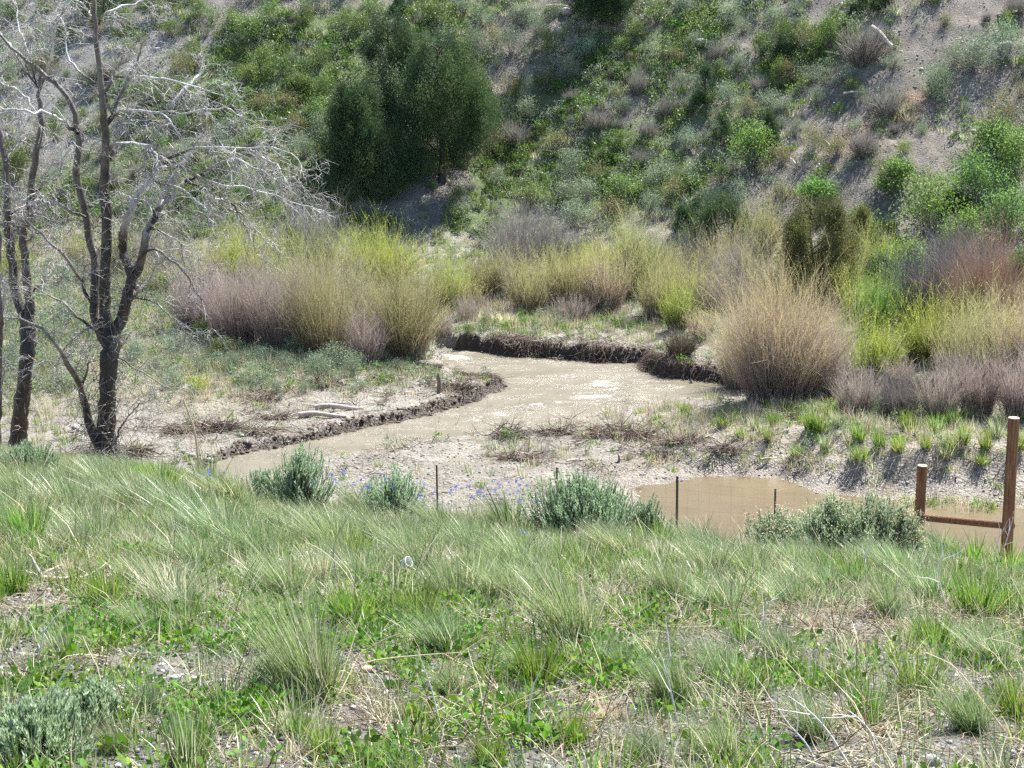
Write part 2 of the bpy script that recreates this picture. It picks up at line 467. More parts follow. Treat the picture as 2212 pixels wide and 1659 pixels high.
# ------------------------------------------------------------ the ground sheet
ty = np.concatenate([np.arange(-30, 4, 1.7), np.arange(4, 17.5, .085), np.arange(17.5, 26, .15), np.arange(26, 41.5, .075),
                     np.arange(41.5, 72, .17), 72 + 3 * (1.13 ** np.arange(0, 36) - 1) / .13])
tc_ = np.linspace(-.37, .37, 400)
ts = .37 + .01 * (1.14 ** np.arange(1, 36) - 1) / .14
tx = np.concatenate([-ts[::-1], tc_, ts])
TY, TX = np.meshgrid(ty, tx, indexing='ij')
GX = TX * (np.maximum(TY, 0) + 4); GY = TY
GZ, INF = height(GX, GY, True)
ny, nx = GX.shape
gu, gv = proj(np.stack([GX, GY, GZ], -1))
def blob(u, v, cu, cv, ru, rv, rot=0.0):
    c, s = math.cos(rot), math.sin(rot)
    a = ((u - cu) * c + (v - cv) * s) / ru; b_ = (-(u - cu) * s + (v - cv) * c) / rv
    return np.exp(-(a * a + b_ * b_))
def C3(r, g, b): return np.array([r, g, b])[None, None, :]
fore, sp_, ds_, dp_ = INF['fore'], INF['sp'], INF['ds'], INF['dp']
nz = (fbm(GX * .5, GY * .5, 4, 61) + 1) / 2
nz2 = (fbm(GX * 1.6, GY * 1.6, 4, 62) + 1) / 2
silt = C3(.24, .219, .183) * (0.85 + .3 * nz[..., None])
hillc = C3(.195, .172, .145) * (.75 + .5 * nz2[..., None])
lefthill = sstep((700 - gu) / 500)[..., None] * sstep((500 - gv) / 300)[..., None]
hillc = hillc * (1 - lefthill) + C3(.20, .195, .18) * lefthill
rust = np.clip(blob(gu, gv, 1955, 235, 60, 30, -.6) + blob(gu, gv, 1860, 290, 70, 25, -.4), 0, 1)[..., None] * .9
hillc = hillc * (1 - rust) + C3(.24, .155, .09) * rust
hg = np.zeros_like(gu)
for (cu, cv, ru, rv, rot) in [(1180, 250, 230, 60, -.75), (1000, 510, 90, 60, -.9), (1350, 330, 200, 60, -.5), (1450, 100, 170, 60, -.5),
                              (700, 150, 350, 120, -.3), (450, 400, 350, 110, 0), (1300, 400, 200, 60, 0), (1080, 420, 80, 60, 0), (900, 70, 200, 50, -.4), (1700, 150, 200, 50, -.6)]:
    hg = np.maximum(hg, blob(gu, gv, cu, cv, ru, rv, rot))
HG_BLOBS = hg
hgw = sstep((hg * 1.1 + nz2 * .7 - .60) / .4)[..., None] * .9
hillc = hillc * (1 - hgw) + C3(.11, .145, .055) * hgw
forec = C3(.15, .138, .125) * (.7 + .6 * nz2[..., None])
col = np.where((sp_ > 1.2)[..., None], hillc, silt)
mixh = sstep((sp_ - .25) / 1.0)[..., None]
col = silt * (1 - mixh) + hillc * mixh
# darker terrace soils on the floodplain away from the river
ter = sstep((ds_ - 1.2) / 2.5)[..., None] * (1 - mixh) * ((gv < 880) & (gu < 900))[..., None]
col = col * (1 - ter * .45) + C3(.22, .20, .14) * ter * .45
ter2 = (np.clip(blob(gu, gv, 1950, 960, 420, 60) + blob(gu, gv, 1650, 900, 200, 45), 0, 1) * (1 - fore))[..., None]
col = col * (1 - ter2 * .6) + C3(.24, .215, .16) * ter2 * .6
ter3 = (np.clip(blob(gu, gv, 1200, 690, 260, 40), 0, 1) * (1 - fore))[..., None]
col = col * (1 - ter3 * .5) + C3(.24, .23, .15) * ter3 * .5
# wet soil of the cut banks
cut = ((ds_ > -.1) & (ds_ < .05 + .35 * INF['Hb']) & (INF['W'] < .24) & (INF['Hb'] > .11))[..., None] * (1 - mixh)
wetn = np.exp(-np.clip(np.abs(ds_), 0, 5) / .35)[..., None] * (1 - mixh) * .35
col = col * (1 - wetn) + C3(.17, .12, .08) * wetn
col = np.where(cut, C3(.055, .038, .024) * (0.6 + nz2[..., None]), col)
wetp = np.exp(-np.clip(dp_, 0, 9) / 1.0)[..., None] * (1 - mixh) * (~fore)[..., None]
col = col * (1 - wetp * .6) + C3(.22, .165, .11) * wetp * .6
fm = sstep((INF['dd'] + .25) / .4)[..., None]
fsl = sstep((GY - 17) / 3)[..., None]
col = col * (1 - fm) + (forec * (1 - fsl) + C3(.26, .22, .15) * fsl) * fm
wet_a = np.clip(np.exp(-np.clip(dp_, 0, 9) / 1.1) * .95 + np.exp(-np.clip(ds_, 0, 9) / .5) * .6, 0, 1) * (1 - fm[..., 0]) * (1 - mixh[..., 0])
idx = np.arange(ny * nx).reshape(ny, nx)
quad = np.stack([idx[:-1, :-1], idx[:-1, 1:], idx[1:, 1:], idx[1:, :-1]], -1).reshape(-1, 4)
gme = mesh_np("ground", np.stack([GX, GY, GZ], -1).reshape(-1, 3), quad, M["earth"], col=np.clip(col, 0, 1).reshape(-1, 3), smooth=True,
              extra={"wet": wet_a.ravel()})
ground = tag(obj("ground", gme), "gravelly verge, silty stream flat and dry hillside", kind='structure')

# ------------------------------------------------------------ the river and the pool
def water_sheet(name, poly, z, ylo, yhi, step, mat, amp, foamf, margin=.45):
    ys = np.arange(ylo, yhi, step)
    xs = np.linspace(poly[:, 0].min() - .6, poly[:, 0].max() + .6, int((np.ptp(poly[:, 0]) + 1.2) / step))
    Y, X = np.meshgrid(ys, xs, indexing='ij')
    d = sdist(X, Y, poly)
    u_, v_ = proj(np.stack([X, Y, np.full_like(X, z)], -1))
    rap = foamf(u_, v_)
    Z = z + amp * (0.35 + rap) * (fbm(X * 1.5, Y * 2.6, 4, 71)) * sstep(-d / .4 + .5) + amp * .4 * rap * fbm(X * 6, Y * 8, 3, 77)
    foam = rap * (.5 + .6 * fbm(X * 2.2, Y * 5.5, 4, 73)) + np.clip(Z - z, 0, 1) * 2.5 * rap
    id_ = np.arange(X.size).reshape(X.shape)
    q = np.stack([id_[:-1, :-1], id_[:-1, 1:], id_[1:, 1:], id_[1:, :-1]], -1).reshape(-1, 4)
    keep = (d < margin).ravel()[q].any(1)
    q = q[keep]
    used = np.unique(q); remap = np.full(X.size, -1); remap[used] = np.arange(len(used))
    V = np.stack([X, Y, Z], -1).reshape(-1, 3)[used]
    return mesh_np(name, V, remap[q], mat, smooth=True, extra={"foam": np.clip(foam, 0, 1.5).ravel()[used]})
def rapids(u, v):
    r = 1.3 * blob(u, v, 985, 768, 45, 14) + .62 * blob(u, v, 1320, 855, 110, 30, .35) + .6 * blob(u, v, 1180, 880, 170, 35, -.2) + \
        .5 * blob(u, v, 1000, 915, 220, 22, -.25) + .55 * blob(u, v, 760, 965, 200, 20, -.25) + .35 * blob(u, v, 1200, 805, 180, 20, .1)
    return np.clip(r, 0, 1.2)
rv = obj("river", water_sheet("river", SXY, 0.0, SXY[:, 1].min() - .3, SXY[:, 1].max() + .5, .075, M["river"], .05, rapids))
tag(rv, "muddy tan stream with broken white riffles curving past the cut banks", kind='structure')
pl = obj("pool_water", water_sheet("pool_water", PXY, 0.0, PXY[:, 1].min() - .3, PXY[:, 1].max() + .6, .15, M["pool"], .002, lambda u, v: 0 * u, .9))
tag(pl, "still brown backwater pool behind the wire fence", kind='structure')

# ------------------------------------------------------------ scattering many small pieces as one object
def variant(me):
    return bpy.data.objects.new(me.name, me)
def scatter(name, variants, P, rz, tilt, scl, idx, label):
    """one object; geometry nodes put a copy of a variant at each point"""
    n = len(P)
    coll = bpy.data.collections.new(name + "_pieces")
    for i, v in enumerate(variants):
        v.name = "%s_piece_%02d" % (name, i); coll.objects.link(v)
    me = bpy.data.meshes.new(name)
    me.vertices.add(n); me.vertices.foreach_set("co", np.asarray(P, np.float32).ravel())
    rot = np.zeros((n, 3), np.float32); rot[:, 2] = rz
    if tilt is not None: rot[:, :2] = tilt
    a = me.attributes.new("rot", 'FLOAT_VECTOR', 'POINT'); a.data.foreach_set("vector", rot.ravel())
    s3 = np.asarray(scl, np.float32)
    if s3.ndim == 1: s3 = np.repeat(s3[:, None], 3, 1)
    a = me.attributes.new("siz", 'FLOAT_VECTOR', 'POINT'); a.data.foreach_set("vector", s3.ravel())
    a = me.attributes.new("var", 'INT', 'POINT'); a.data.foreach_set("value", np.asarray(idx, np.int32))
    o = obj(name, me)
    ng = bpy.data.node_groups.new(name + "_nodes", 'GeometryNodeTree')
    ng.interface.new_socket("Geometry", in_out='INPUT', socket_type='NodeSocketGeometry')
    ng.interface.new_socket("Geometry", in_out='OUTPUT', socket_type='NodeSocketGeometry')
    gi = ng.nodes.new("NodeGroupInput"); go = ng.nodes.new("NodeGroupOutput")
    ip = ng.nodes.new("GeometryNodeInstanceOnPoints"); ci = ng.nodes.new("GeometryNodeCollectionInfo")
    ci.inputs["Collection"].default_value = coll; ci.inputs["Separate Children"].default_value = True; ci.inputs["Reset Children"].default_value = True
    def na(nm, ty):
        x = ng.nodes.new("GeometryNodeInputNamedAttribute"); x.data_type = ty; x.inputs[0].default_value = nm; return x.outputs[0]
    ng.links.new(gi.outputs[0], ip.inputs["Points"]); ng.links.new(ci.outputs[0], ip.inputs["Instance"])
    ip.inputs["Pick Instance"].default_value = True
    ng.links.new(na("var", 'INT'), ip.inputs["Instance Index"])
    e2r = ng.nodes.new("FunctionNodeEulerToRotation"); ng.links.new(na("rot", 'FLOAT_VECTOR'), e2r.inputs[0])
    ng.links.new(e2r.outputs[0], ip.inputs["Rotation"]); ng.links.new(na("siz", 'FLOAT_VECTOR'), ip.inputs["Scale"])
    ng.links.new(ip.outputs[0], go.inputs[0])
    md = o.modifiers.new("pieces", 'NODES'); md.node_group = ng
    return tag(o, label, kind='stuff')
def fan(n, y0, y1, spread=.35, rng=RNG):
    """random ground points spread evenly over the part of the fan in view"""
    y = np.sqrt(rng.uniform(y0 ** 2, y1 ** 2, n)); x = rng.uniform(-spread, spread, n) * (y + .6)
    return x, y
# ------------------------------------------------------------ plant materials
G = plant_mat
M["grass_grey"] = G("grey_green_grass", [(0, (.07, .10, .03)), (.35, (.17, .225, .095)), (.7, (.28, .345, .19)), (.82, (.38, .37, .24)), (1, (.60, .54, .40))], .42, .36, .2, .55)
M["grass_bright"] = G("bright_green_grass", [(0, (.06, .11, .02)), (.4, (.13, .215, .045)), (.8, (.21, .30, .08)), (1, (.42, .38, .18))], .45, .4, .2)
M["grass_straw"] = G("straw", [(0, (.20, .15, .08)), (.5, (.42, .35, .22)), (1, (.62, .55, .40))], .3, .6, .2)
M["forb"] = G("leafy_green", [(0, (.045, .10, .015)), (.5, (.10, .20, .03)), (1, (.19, .31, .08))], .38, .6, .25, .15)
M["sage"] = G("sagebrush", [(0, (.14, .12, .10)), (.3, (.135, .17, .10)), (.7, (.22, .27, .165)), (1, (.33, .38, .26))], .28, .6, .22)
M["sage_near"] = G("near_sagebrush", [(0, (.17, .15, .12)), (.3, (.19, .25, .14)), (.7, (.32, .40, .25)), (1, (.50, .56, .40))], .42, .6, .12)
M["hill_green"] = G("green_shrub", [(0, (.06, .05, .03)), (.3, (.065, .10, .025)), (.7, (.13, .185, .055)), (1, (.21, .27, .085))], .32, .5, .25)
M["bare"] = G("bare_twigs", [(0, (.15, .13, .11)), (.5, (.275, .25, .215)), (1, (.39, .36, .315))], .15, .7, .2)
M["bare_dark"] = G("dark_bare_twigs", [(0, (.07, .06, .055)), (.5, (.16, .145, .14)), (1, (.27, .25, .24))], .1, .7, .1)
M["juniper"] = G("juniper_foliage", [(0, (.012, .034, .018)), (.4, (.038, .072, .034)), (.75, (.105, .14, .06)), (1, (.25, .25, .12))], .25, .6, .15)
M["cedar_tan"] = G("tan_green_foliage", [(0, (.03, .05, .015)), (.4, (.11, .12, .045)), (.75, (.23, .205, .09)), (1, (.36, .30, .15))], .3, .6, .12)
M["willow_yellow"] = G("yellow_willow", [(0, (.20, .17, .10)), (.35, (.22, .25, .08)), (.7, (.29, .335, .09)), (1, (.39, .43, .14))], .45, .5, .12)
M["willow_olive"] = G("olive_willow", [(0, (.22, .18, .14)), (.4, (.30, .27, .16)), (.75, (.31, .315, .14)), (1, (.37, .385, .15))], .4, .55, .12)
M["willow_red"] = G("red_grey_willow", [(0, (.20, .155, .13)), (.5, (.36, .30, .255)), (1, (.48, .42, .36))], .25, .6, .12)
M["willow_gold"] = G("gold_red_willow", [(0, (.22, .17, .145)), (.4, (.37, .30, .25)), (.62, (.39, .33, .22)), (.8, (.38, .37, .15)), (1, (.44, .45, .14))], .38, .55, .1)
M["leafy"] = G("bright_leafy", [(0, (.04, .05, .02)), (.3, (.06, .13, .02)), (.7, (.15, .235, .075)), (1, (.28, .36, .18))], .42, .6, .15, .15)
M["rust"] = G("rusty_twigs", [(0, (.18, .09, .06)), (.5, (.31, .20, .15)), (1, (.40, .27, .20))], .15, .7, .1)
M["flower"] = G("blue_flower", [(0, (.16, .20, .60)), (1, (.32, .37, .82))], .35, .5, .1)
M["debris"] = G("flood_debris", [(0, (.06, .045, .033)), (.5, (.17, .13, .095)), (1, (.38, .31, .24))], .0, .8, .2)
M["bank_root"] = G("matted_roots", [(0, (.06, .044, .031)), (.5, (.17, .13, .095)), (1, (.36, .29, .22))], .05, .8, .15)
M["clod"] = solid_mat("wet_soil_clod", (.05, .036, .025), (.15, .115, .085), 5, .7, .6, 30, objvar=.4)
M["drift"] = solid_mat("bleached_driftwood", (.33, .275, .22), (.52, .45, .38), 3, .8, .5, 25, (1, 1, 1))
M["rock_pale"] = solid_mat("pale_stone", (.30, .285, .26), (.52, .50, .47), 9, .85, .4, 40, objvar=.35)
M["rock_dark"] = solid_mat("dark_stone", (.07, .066, .065), (.19, .18, .17), 9, .8, .4, 40, objvar=.35)
M["rock_tan"] = solid_mat("tan_stone", (.24, .20, .155), (.42, .36, .29), 9, .85, .4, 40, objvar=.35)
M["rock_pink"] = solid_mat("pink_stone", (.42, .27, .21), (.55, .38, .31), 9, .85, .4, 40)
M["white_thing"] = solid_mat("white_plastic", (.78, .78, .80), (.84, .84, .85), 5, .35, .05, 20, spec=.5)
M["post"] = solid_mat("stained_wood", (.075, .034, .016), (.31, .165, .08), 4, .75, 1.0, 9, (8, 8, .55), .25)
M["post_end"] = solid_mat("cut_wood_end", (.36, .27, .18), (.50, .40, .28), 30, .8, .3, 60)
M["tpost"] = solid_mat("dark_steel", (.045, .03, .022), (.09, .06, .045), 12, .55, .2, 50, spec=.5)
M["wire"] = solid_mat("galvanised_wire", (.20, .19, .18), (.30, .29, .28), 12, .5, .0, 50, spec=.5)

# dead tree bark: tint 0 = dark old bark, 1 = bare silvery wood
m, nt, out = new_mat("dead_wood"); L = nt.links.new
at = nd(nt, "ShaderNodeAttribute", attribute_name="tint")
tc = nd(nt, "ShaderNodeTexCoord"); mp = nd(nt, "ShaderNodeMapping"); mp.inputs["Scale"].default_value = (6, 6, .9); L(tc.outputs["Object"], mp.inputs[0])
n1 = noise(nt, mp.outputs[0], 3.2, 5, .7); n2 = noise(nt, tc.outputs["Object"], 5, 4, .6)
a = nd(nt, "ShaderNodeMath", operation='MULTIPLY_ADD'); L(n2.outputs["Fac"], a.inputs[0]); a.inputs[1].default_value = .6; a.inputs[2].default_value = -.3
a2 = nd(nt, "ShaderNodeMath", operation='ADD'); L(a.outputs[0], a2.inputs[0]); L(at.outputs["Fac"], a2.inputs[1])
r = ramp(nt, [(0, (.018, .014, .012)), (.25, (.05, .038, .03)), (.45, (.16, .13, .10)), (.7, (.40, .38, .35)), (1, (.60, .585, .57))]); L(a2.outputs[0], r.inputs[0])
r2 = ramp(nt, [(.35, (.35, .33, .3)), (.6, (1.1, 1.1, 1.1))]); L(n1.outputs["Fac"], r2.inputs[0])
mx = nd(nt, "ShaderNodeMix", data_type='RGBA', blend_type='MULTIPLY'); mx.inputs[0].default_value = .75; L(r.outputs[0], mx.inputs[6]); L(r2.outputs[0], mx.inputs[7])
p = nd(nt, "ShaderNodeBsdfPrincipled"); p.inputs["Roughness"].default_value = .6; L(mx.outputs[2], p.inputs["Base Color"])
b = nd(nt, "ShaderNodeBump"); b.inputs["Strength"].default_value = .9; b.inputs["Distance"].default_value = .03; L(n1.outputs["Fac"], b.inputs["Height"]); L(b.outputs[0], p.inputs["Normal"]); L(p.outputs[0], out.inputs[0])
M["dead"] = m

# ------------------------------------------------------------ plant shapes
def disk(n, r, rng=RNG):
    a = rng.uniform(0, 2 * np.pi, n); q = r * np.sqrt(rng.uniform(0, 1, n))
    return np.stack([np.cos(a) * q, np.sin(a) * q, np.zeros(n)], -1), a, q
def tussock(n, h, mat, w=.0035, r=.07, straw=.12, lean=.55, curve=.7, wind=-.25, seg=4, wide=False, tmin=.15, tmax=.75, name="grass"):
    B, a, q = disk(n, r)
    az = a + RNG.normal(0, .6, n)
    L_ = h * RNG.uniform(.45, 1.12, n)
    le = np.abs(RNG.normal(0, lean, n)) * (.35 + .65 * q / r)
    cu = RNG.uniform(.1, 1, n) * curve
    V, F, P = blades(B, az, L_, w * RNG.uniform(.6, 1.3, n), le, cu, seg)
    k = seg + 1
    t = np.tile(np.repeat(np.linspace(0, 1, k), 2), n)
    V[:, 0] += wind * h * (V[:, 2] / h).clip(0, 2) ** 1.5
    tv = RNG.uniform(tmin, tmax, n)
    st = RNG.uniform(size=n) < straw
    tv[st] = RNG.uniform(.86, 1.0, st.sum())
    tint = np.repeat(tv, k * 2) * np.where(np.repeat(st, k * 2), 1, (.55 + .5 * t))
    g = Geo().add(V, F, tint.clip(0, 1))
    return g.mesh(name, M[mat])
def shrub(h, w, nst, nlf, lsize, mats, asp=2.0, gap=.35, lt=(.3, 1.0), name="shrub", stw=.006, flat=0.0, seed_clumps=26, up=.8, fill=.5):
    """woody stems fanning from the root, leaf clumps through the crown; mats = (stem, leaf)"""
    g = Geo()
    nc = seed_clumps
    a = RNG.uniform(0, 2 * np.pi, nc); el = RNG.uniform(.12, 1.5, nc)
    rr = RNG.uniform(fill, 1.0, nc)
    C = np.stack([np.cos(a) * np.cos(el) * w / 2 * rr, np.sin(a) * np.cos(el) * w / 2 * rr, h * (.12 + .88 * np.sin(el) * rr)], -1)
    C[:, :2] *= (1 + RNG.normal(0, .15, (nc, 1)))
    # stems to the clumps
    k = 5
    ci = RNG.integers(0, nc, nst)
    E = C[ci] + RNG.normal(0, .07 * w, (nst, 3))
    B = RNG.normal(0, .04 * w, (nst, 3)); B[:, 2] = -.03
    t = np.linspace(0, 1, k)[None, :, None]
    mid = (B + E) * .5; mid[:, 2] -= .05 * h; mid[:, :2] *= .85
    P = B[:, None] * (1 - t) ** 2 + 2 * mid[:, None] * t * (1 - t) + E[:, None] * t ** 2
    P += RNG.normal(0, .012 * w, P.shape) * t
    R = stw * (1 - .75 * np.linspace(0, 1, k))[None, :] * RNG.uniform(.6, 1.3, nst)[:, None]
    V, F = tubes(P, R, 3); g.add(V, F, RNG.uniform(.1, .9), 0)
    if nlf:
        ci = RNG.integers(0, nc, nlf)
        cs = RNG.uniform(.10, .19, nc) * (w + h) / 2
        off = RNG.normal(0, 1, (nlf, 3)) * cs[ci][:, None] * np.array([1, 1, .8])
        Lc = C[ci] + off; Lc[:, 2] = np.abs(Lc[:, 2]) + .01
        V, F = leafq(Lc, lsize * RNG.uniform(.6, 1.4, nlf), asp, up=up)
        ct = RNG.uniform(lt[0], lt[1], nc)
        tv = (ct[ci] * .6 + RNG.uniform(lt[0], lt[1], nlf) * .4)
        g.add(V, F, np.repeat(tv, 4).clip(0, 1), 1)
    return g.mesh(name, [M[mats[0]], M[mats[1]]])
def juniper(h, w, nclump, nper, ls, mat, shape='cone', base=.06, trunk=True, limbs=26, name="juniper", gapy=0.0):
    """returns (trunk mesh, crown mesh)"""
    def prof(t):
        if shape == 'cone': return np.minimum(1, (1 - t) ** .75 * 1.15) * np.minimum(1, .55 + t * 4)
        if shape == 'oval': return np.sqrt(np.clip(1 - ((t - .27) / .75) ** 2, 0, 1)) * (1 - .25 * t)
        return np.sqrt(np.clip(1 - ((t - .35) / .66) ** 2, 0, 1)) ** .8
    nl = int(12 + 7 * h)
    tl = RNG.uniform(base + .04, .93, nl); tl[0] = .9; tl[1] = .8; tl[2:4] = [.12, .16]
    al = RNG.uniform(0, 2 * np.pi, nl)
    Rl = prof(tl) * w / 2 * RNG.uniform(.72, 1.18, nl)
    lr = np.maximum(.08 * w, Rl * RNG.uniform(.18, .42, nl))
    LC = np.stack([np.cos(al) * (Rl - lr * .8), np.sin(al) * (Rl - lr * .8), tl * h], -1)
    li = RNG.choice(nl, nclump, p=lr ** 2 / (lr ** 2).sum())
    dv = RNG.normal(size=(nclump, 3)); dv /= np.linalg.norm(dv, axis=1)[:, None]; dv[:, 2] = dv[:, 2] * .9 + .15
    rr = RNG.uniform(.3, 1.2, nclump)
    C = LC[li] + dv * (lr[li] * rr)[:, None] * np.array([1, 1, 1.5])
    C[:, 2] = np.clip(C[:, 2], base * h, h * 1.0)
    cs = RNG.uniform(.5, 1.3, nclump) * (.030 * w + .045)
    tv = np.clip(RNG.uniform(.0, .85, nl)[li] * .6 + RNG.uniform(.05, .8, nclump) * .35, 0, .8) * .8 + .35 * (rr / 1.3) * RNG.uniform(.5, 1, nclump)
    ci = np.repeat(np.arange(nclump), nper); n = len(ci)
    off = RNG.normal(0, 1, (n, 3)) * cs[ci][:, None] * np.array([.85, .85, 1.5])
    out_d = C[ci] / (np.linalg.norm(C[ci] * [1, 1, .2], axis=1)[:, None] + 1e-6); out_d[:, 2] = 1.1
    V, F = leafq(C[ci] + off, ls * .78 * RNG.uniform(.6, 1.5, n), 2.6, dirs=out_d)
    V[:, 2] = np.maximum(V[:, 2], .05)
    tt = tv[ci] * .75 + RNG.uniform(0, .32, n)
    gc = Geo().add(V, F, np.repeat(tt, 4).clip(0, 1))
    crown = gc.mesh("crown", M[mat])
    k = 9
    tz = np.linspace(0, .93, k)
    P = np.stack([.05 * w * np.sin(tz * 5 + 1) * tz, .04 * w * np.cos(tz * 4) * tz, tz * h], -1)[None]
    Rr = (h * .026 * (1 - .85 * tz))[None]; Rr[0, 0] *= 1.4
    P[0, 0, 2] = -.15
    gt = Geo(); V, F = tubes(P, Rr, 8); gt.add(V, F, .2)
    S0, D, pi, t_ = spawn(P, limbs, .1, side=1.0, fwd=.5)
    ln = prof(S0[:, 2] / h) * w / 2 * RNG.uniform(.6, .95, limbs)
    Pb = grow(S0, D, ln + .05, 5, -.05, .15)
    V, F = tubes(Pb, np.linspace(h * .009, h * .002, 5)[None].repeat(limbs, 0), 4); gt.add(V, F, .25)
    return gt.mesh("trunk", M["dead"]), crown
def willow(h, w, nst, nlf, mat, spread=.55, leaf_from=.35, lsize=.035, name="willow", base_r=.22, leaftint=(.7, 1.0), stw=.011, wind=0., dome=.14, hv=(.42, 1.3)):
    B, a, q = disk(nst, base_r * w)
    az = a + RNG.normal(0, .5, nst)
    le = (q / (base_r * w)) * spread * RNG.uniform(.1, 1.25, nst)
    lump = .58 + .62 * vnoise(np.cos(a) * q / w * 7 + RNG.uniform(0, 50), np.sin(a) * q / w * 7, 5)
    L_ = h * lump * RNG.uniform(hv[0], hv[1], nst) * (1 - dome * (q / (base_r * w)) ** 2)
    k = 6
    V, F, P = blades(B, az, L_, stw * RNG.uniform(.6, 1.3, nst), le, RNG.uniform(-.35, .5, nst), k - 1)
    t = np.tile(np.repeat(np.linspace(0, 1, k), 2), nst)
    g = Geo().add(V, F, (t * .62 + RNG.uniform(-.12, .26, nst).repeat(k * 2)).clip(0, 1))
    if nst > 300:                                      # a few older, thicker, crooked stems
        nb = 26; B2, a2, q2 = disk(nb, base_r * w * .8)
        D2 = np.stack([np.cos(a2) * spread * .8, np.sin(a2) * spread * .8, np.full(nb, 1.0)], -1)
        Pk = grow(B2, D2, h * RNG.uniform(.45, .85, nb), 8, .0, .16)
        V, F = tubes(Pk, stw * np.linspace(1.5, .35, 8)[None] * RNG.uniform(.6, 1.3, (nb, 1)), 5); g.add(V, F, RNG.uniform(.0, .3))
        S0, D, pi, t_ = spawn(Pk, 4, .25, side=.8, fwd=1, up=.2); Pb = grow(S0, D, h * RNG.uniform(.15, .4, len(S0)), 6, -.02, .14)
        V, F = tubes(Pb, stw * np.linspace(.7, .2, 6)[None].repeat(len(Pb), 0), 3); g.add(V, F, .3)
    # side twigs
    S0, D, pi, tt = spawn(P, 3, .25, side=.7, fwd=1.0, up=.2)
    Pt = grow(S0, D, h * RNG.uniform(.1, .3, len(S0)), 4, -.02, .06)
    n2 = len(Pt)
    side = RNG.normal(size=(n2, 1, 3)); side /= np.linalg.norm(side, axis=2)[..., None]
    ww = (stw * .6 * np.array([1, .8, .6, .2]))[None, :, None] * .5
    A = Pt - side * ww; Bb = Pt + side * ww
    V = np.stack([A, Bb], 2).reshape(-1, 3)
    i = np.arange(n2)[:, None] * 8 + np.arange(3)[None] * 2
    F = np.stack([i, i + 1, i + 3, i + 2], -1).reshape(-1, 4)
    g.add(V, F, np.repeat((tt * .6 + .15).clip(0, 1), 8))
    stems = g.mesh("stem_mass", M[mat])
    leaves = None
    if nlf:
        allP = Pt
        j = RNG.integers(0, n2, nlf)
        f = RNG.uniform(0, 2.99, nlf); ii = f.astype(int); fr = (f - ii)[:, None]
        C = Pt[j, ii] * (1 - fr) + Pt[j, ii + 1] * fr
        ok = tt[j] > leaf_from * RNG.uniform(.7, 1.3, nlf)
        C = C[ok]
        V, F = leafq(C + RNG.normal(0, .012, C.shape), lsize * RNG.uniform(.6, 1.4, len(C)), 2.4, up=.9)
        leaves = Geo().add(V, F, np.repeat(RNG.uniform(*leaftint, len(C)), 4)).mesh("foliage", M[mat])
    return stems, leaves
def rock_mesh(name, mat, sub=2, sq=.6, rough=.22):
    import bmesh
    bm = bmesh.new(); bmesh.ops.create_icosphere(bm, subdivisions=sub, radius=.5)
    V = np.array([v.co[:] for v in bm.verts]); Fc = np.array([[v.index for v in f.verts] for f in bm.faces])
    bm.free()
    s = RNG.uniform(0, 100)
    for _ in range(5):                                   # chop flats
        n = RNG.normal(size=3); n /= np.linalg.norm(n); d = RNG.uniform(.30, .42)
        k = V @ n - d; V = V - np.where(k > 0, k, 0)[:, None] * n
    V = V * (1 + rough * .4 * (vnoise(V[:, 0] * 4 + s, V[:, 1] * 4 + V[:, 2] * 3, 3)[:, None] - .5))
    V *= np.array([1, RNG.uniform(.65, .95), sq])
    return mesh_np(name, V, Fc, M[mat] if isinstance(mat, str) else mat, smooth=False)
def plant(name, loc, meshes, rotz=0.0, scale=1.0, parts=None):
    """a thing: one mesh, or an Empty with named parts"""
    if parts is None:
        return obj(name, meshes, loc=loc, rotz=rotz, scale=scale)
    e = obj(name, None, loc=loc, rotz=rotz, scale=scale)
    for pn, me in zip(parts, meshes):
        if me is not None: obj(pn, me, parent=e)
    return e
def pxm(P):                                            # picture pixels (of 2212) per metre at a point
    return F_PX / (P[1] * CT + (CAMZ - P[2]) * ST)

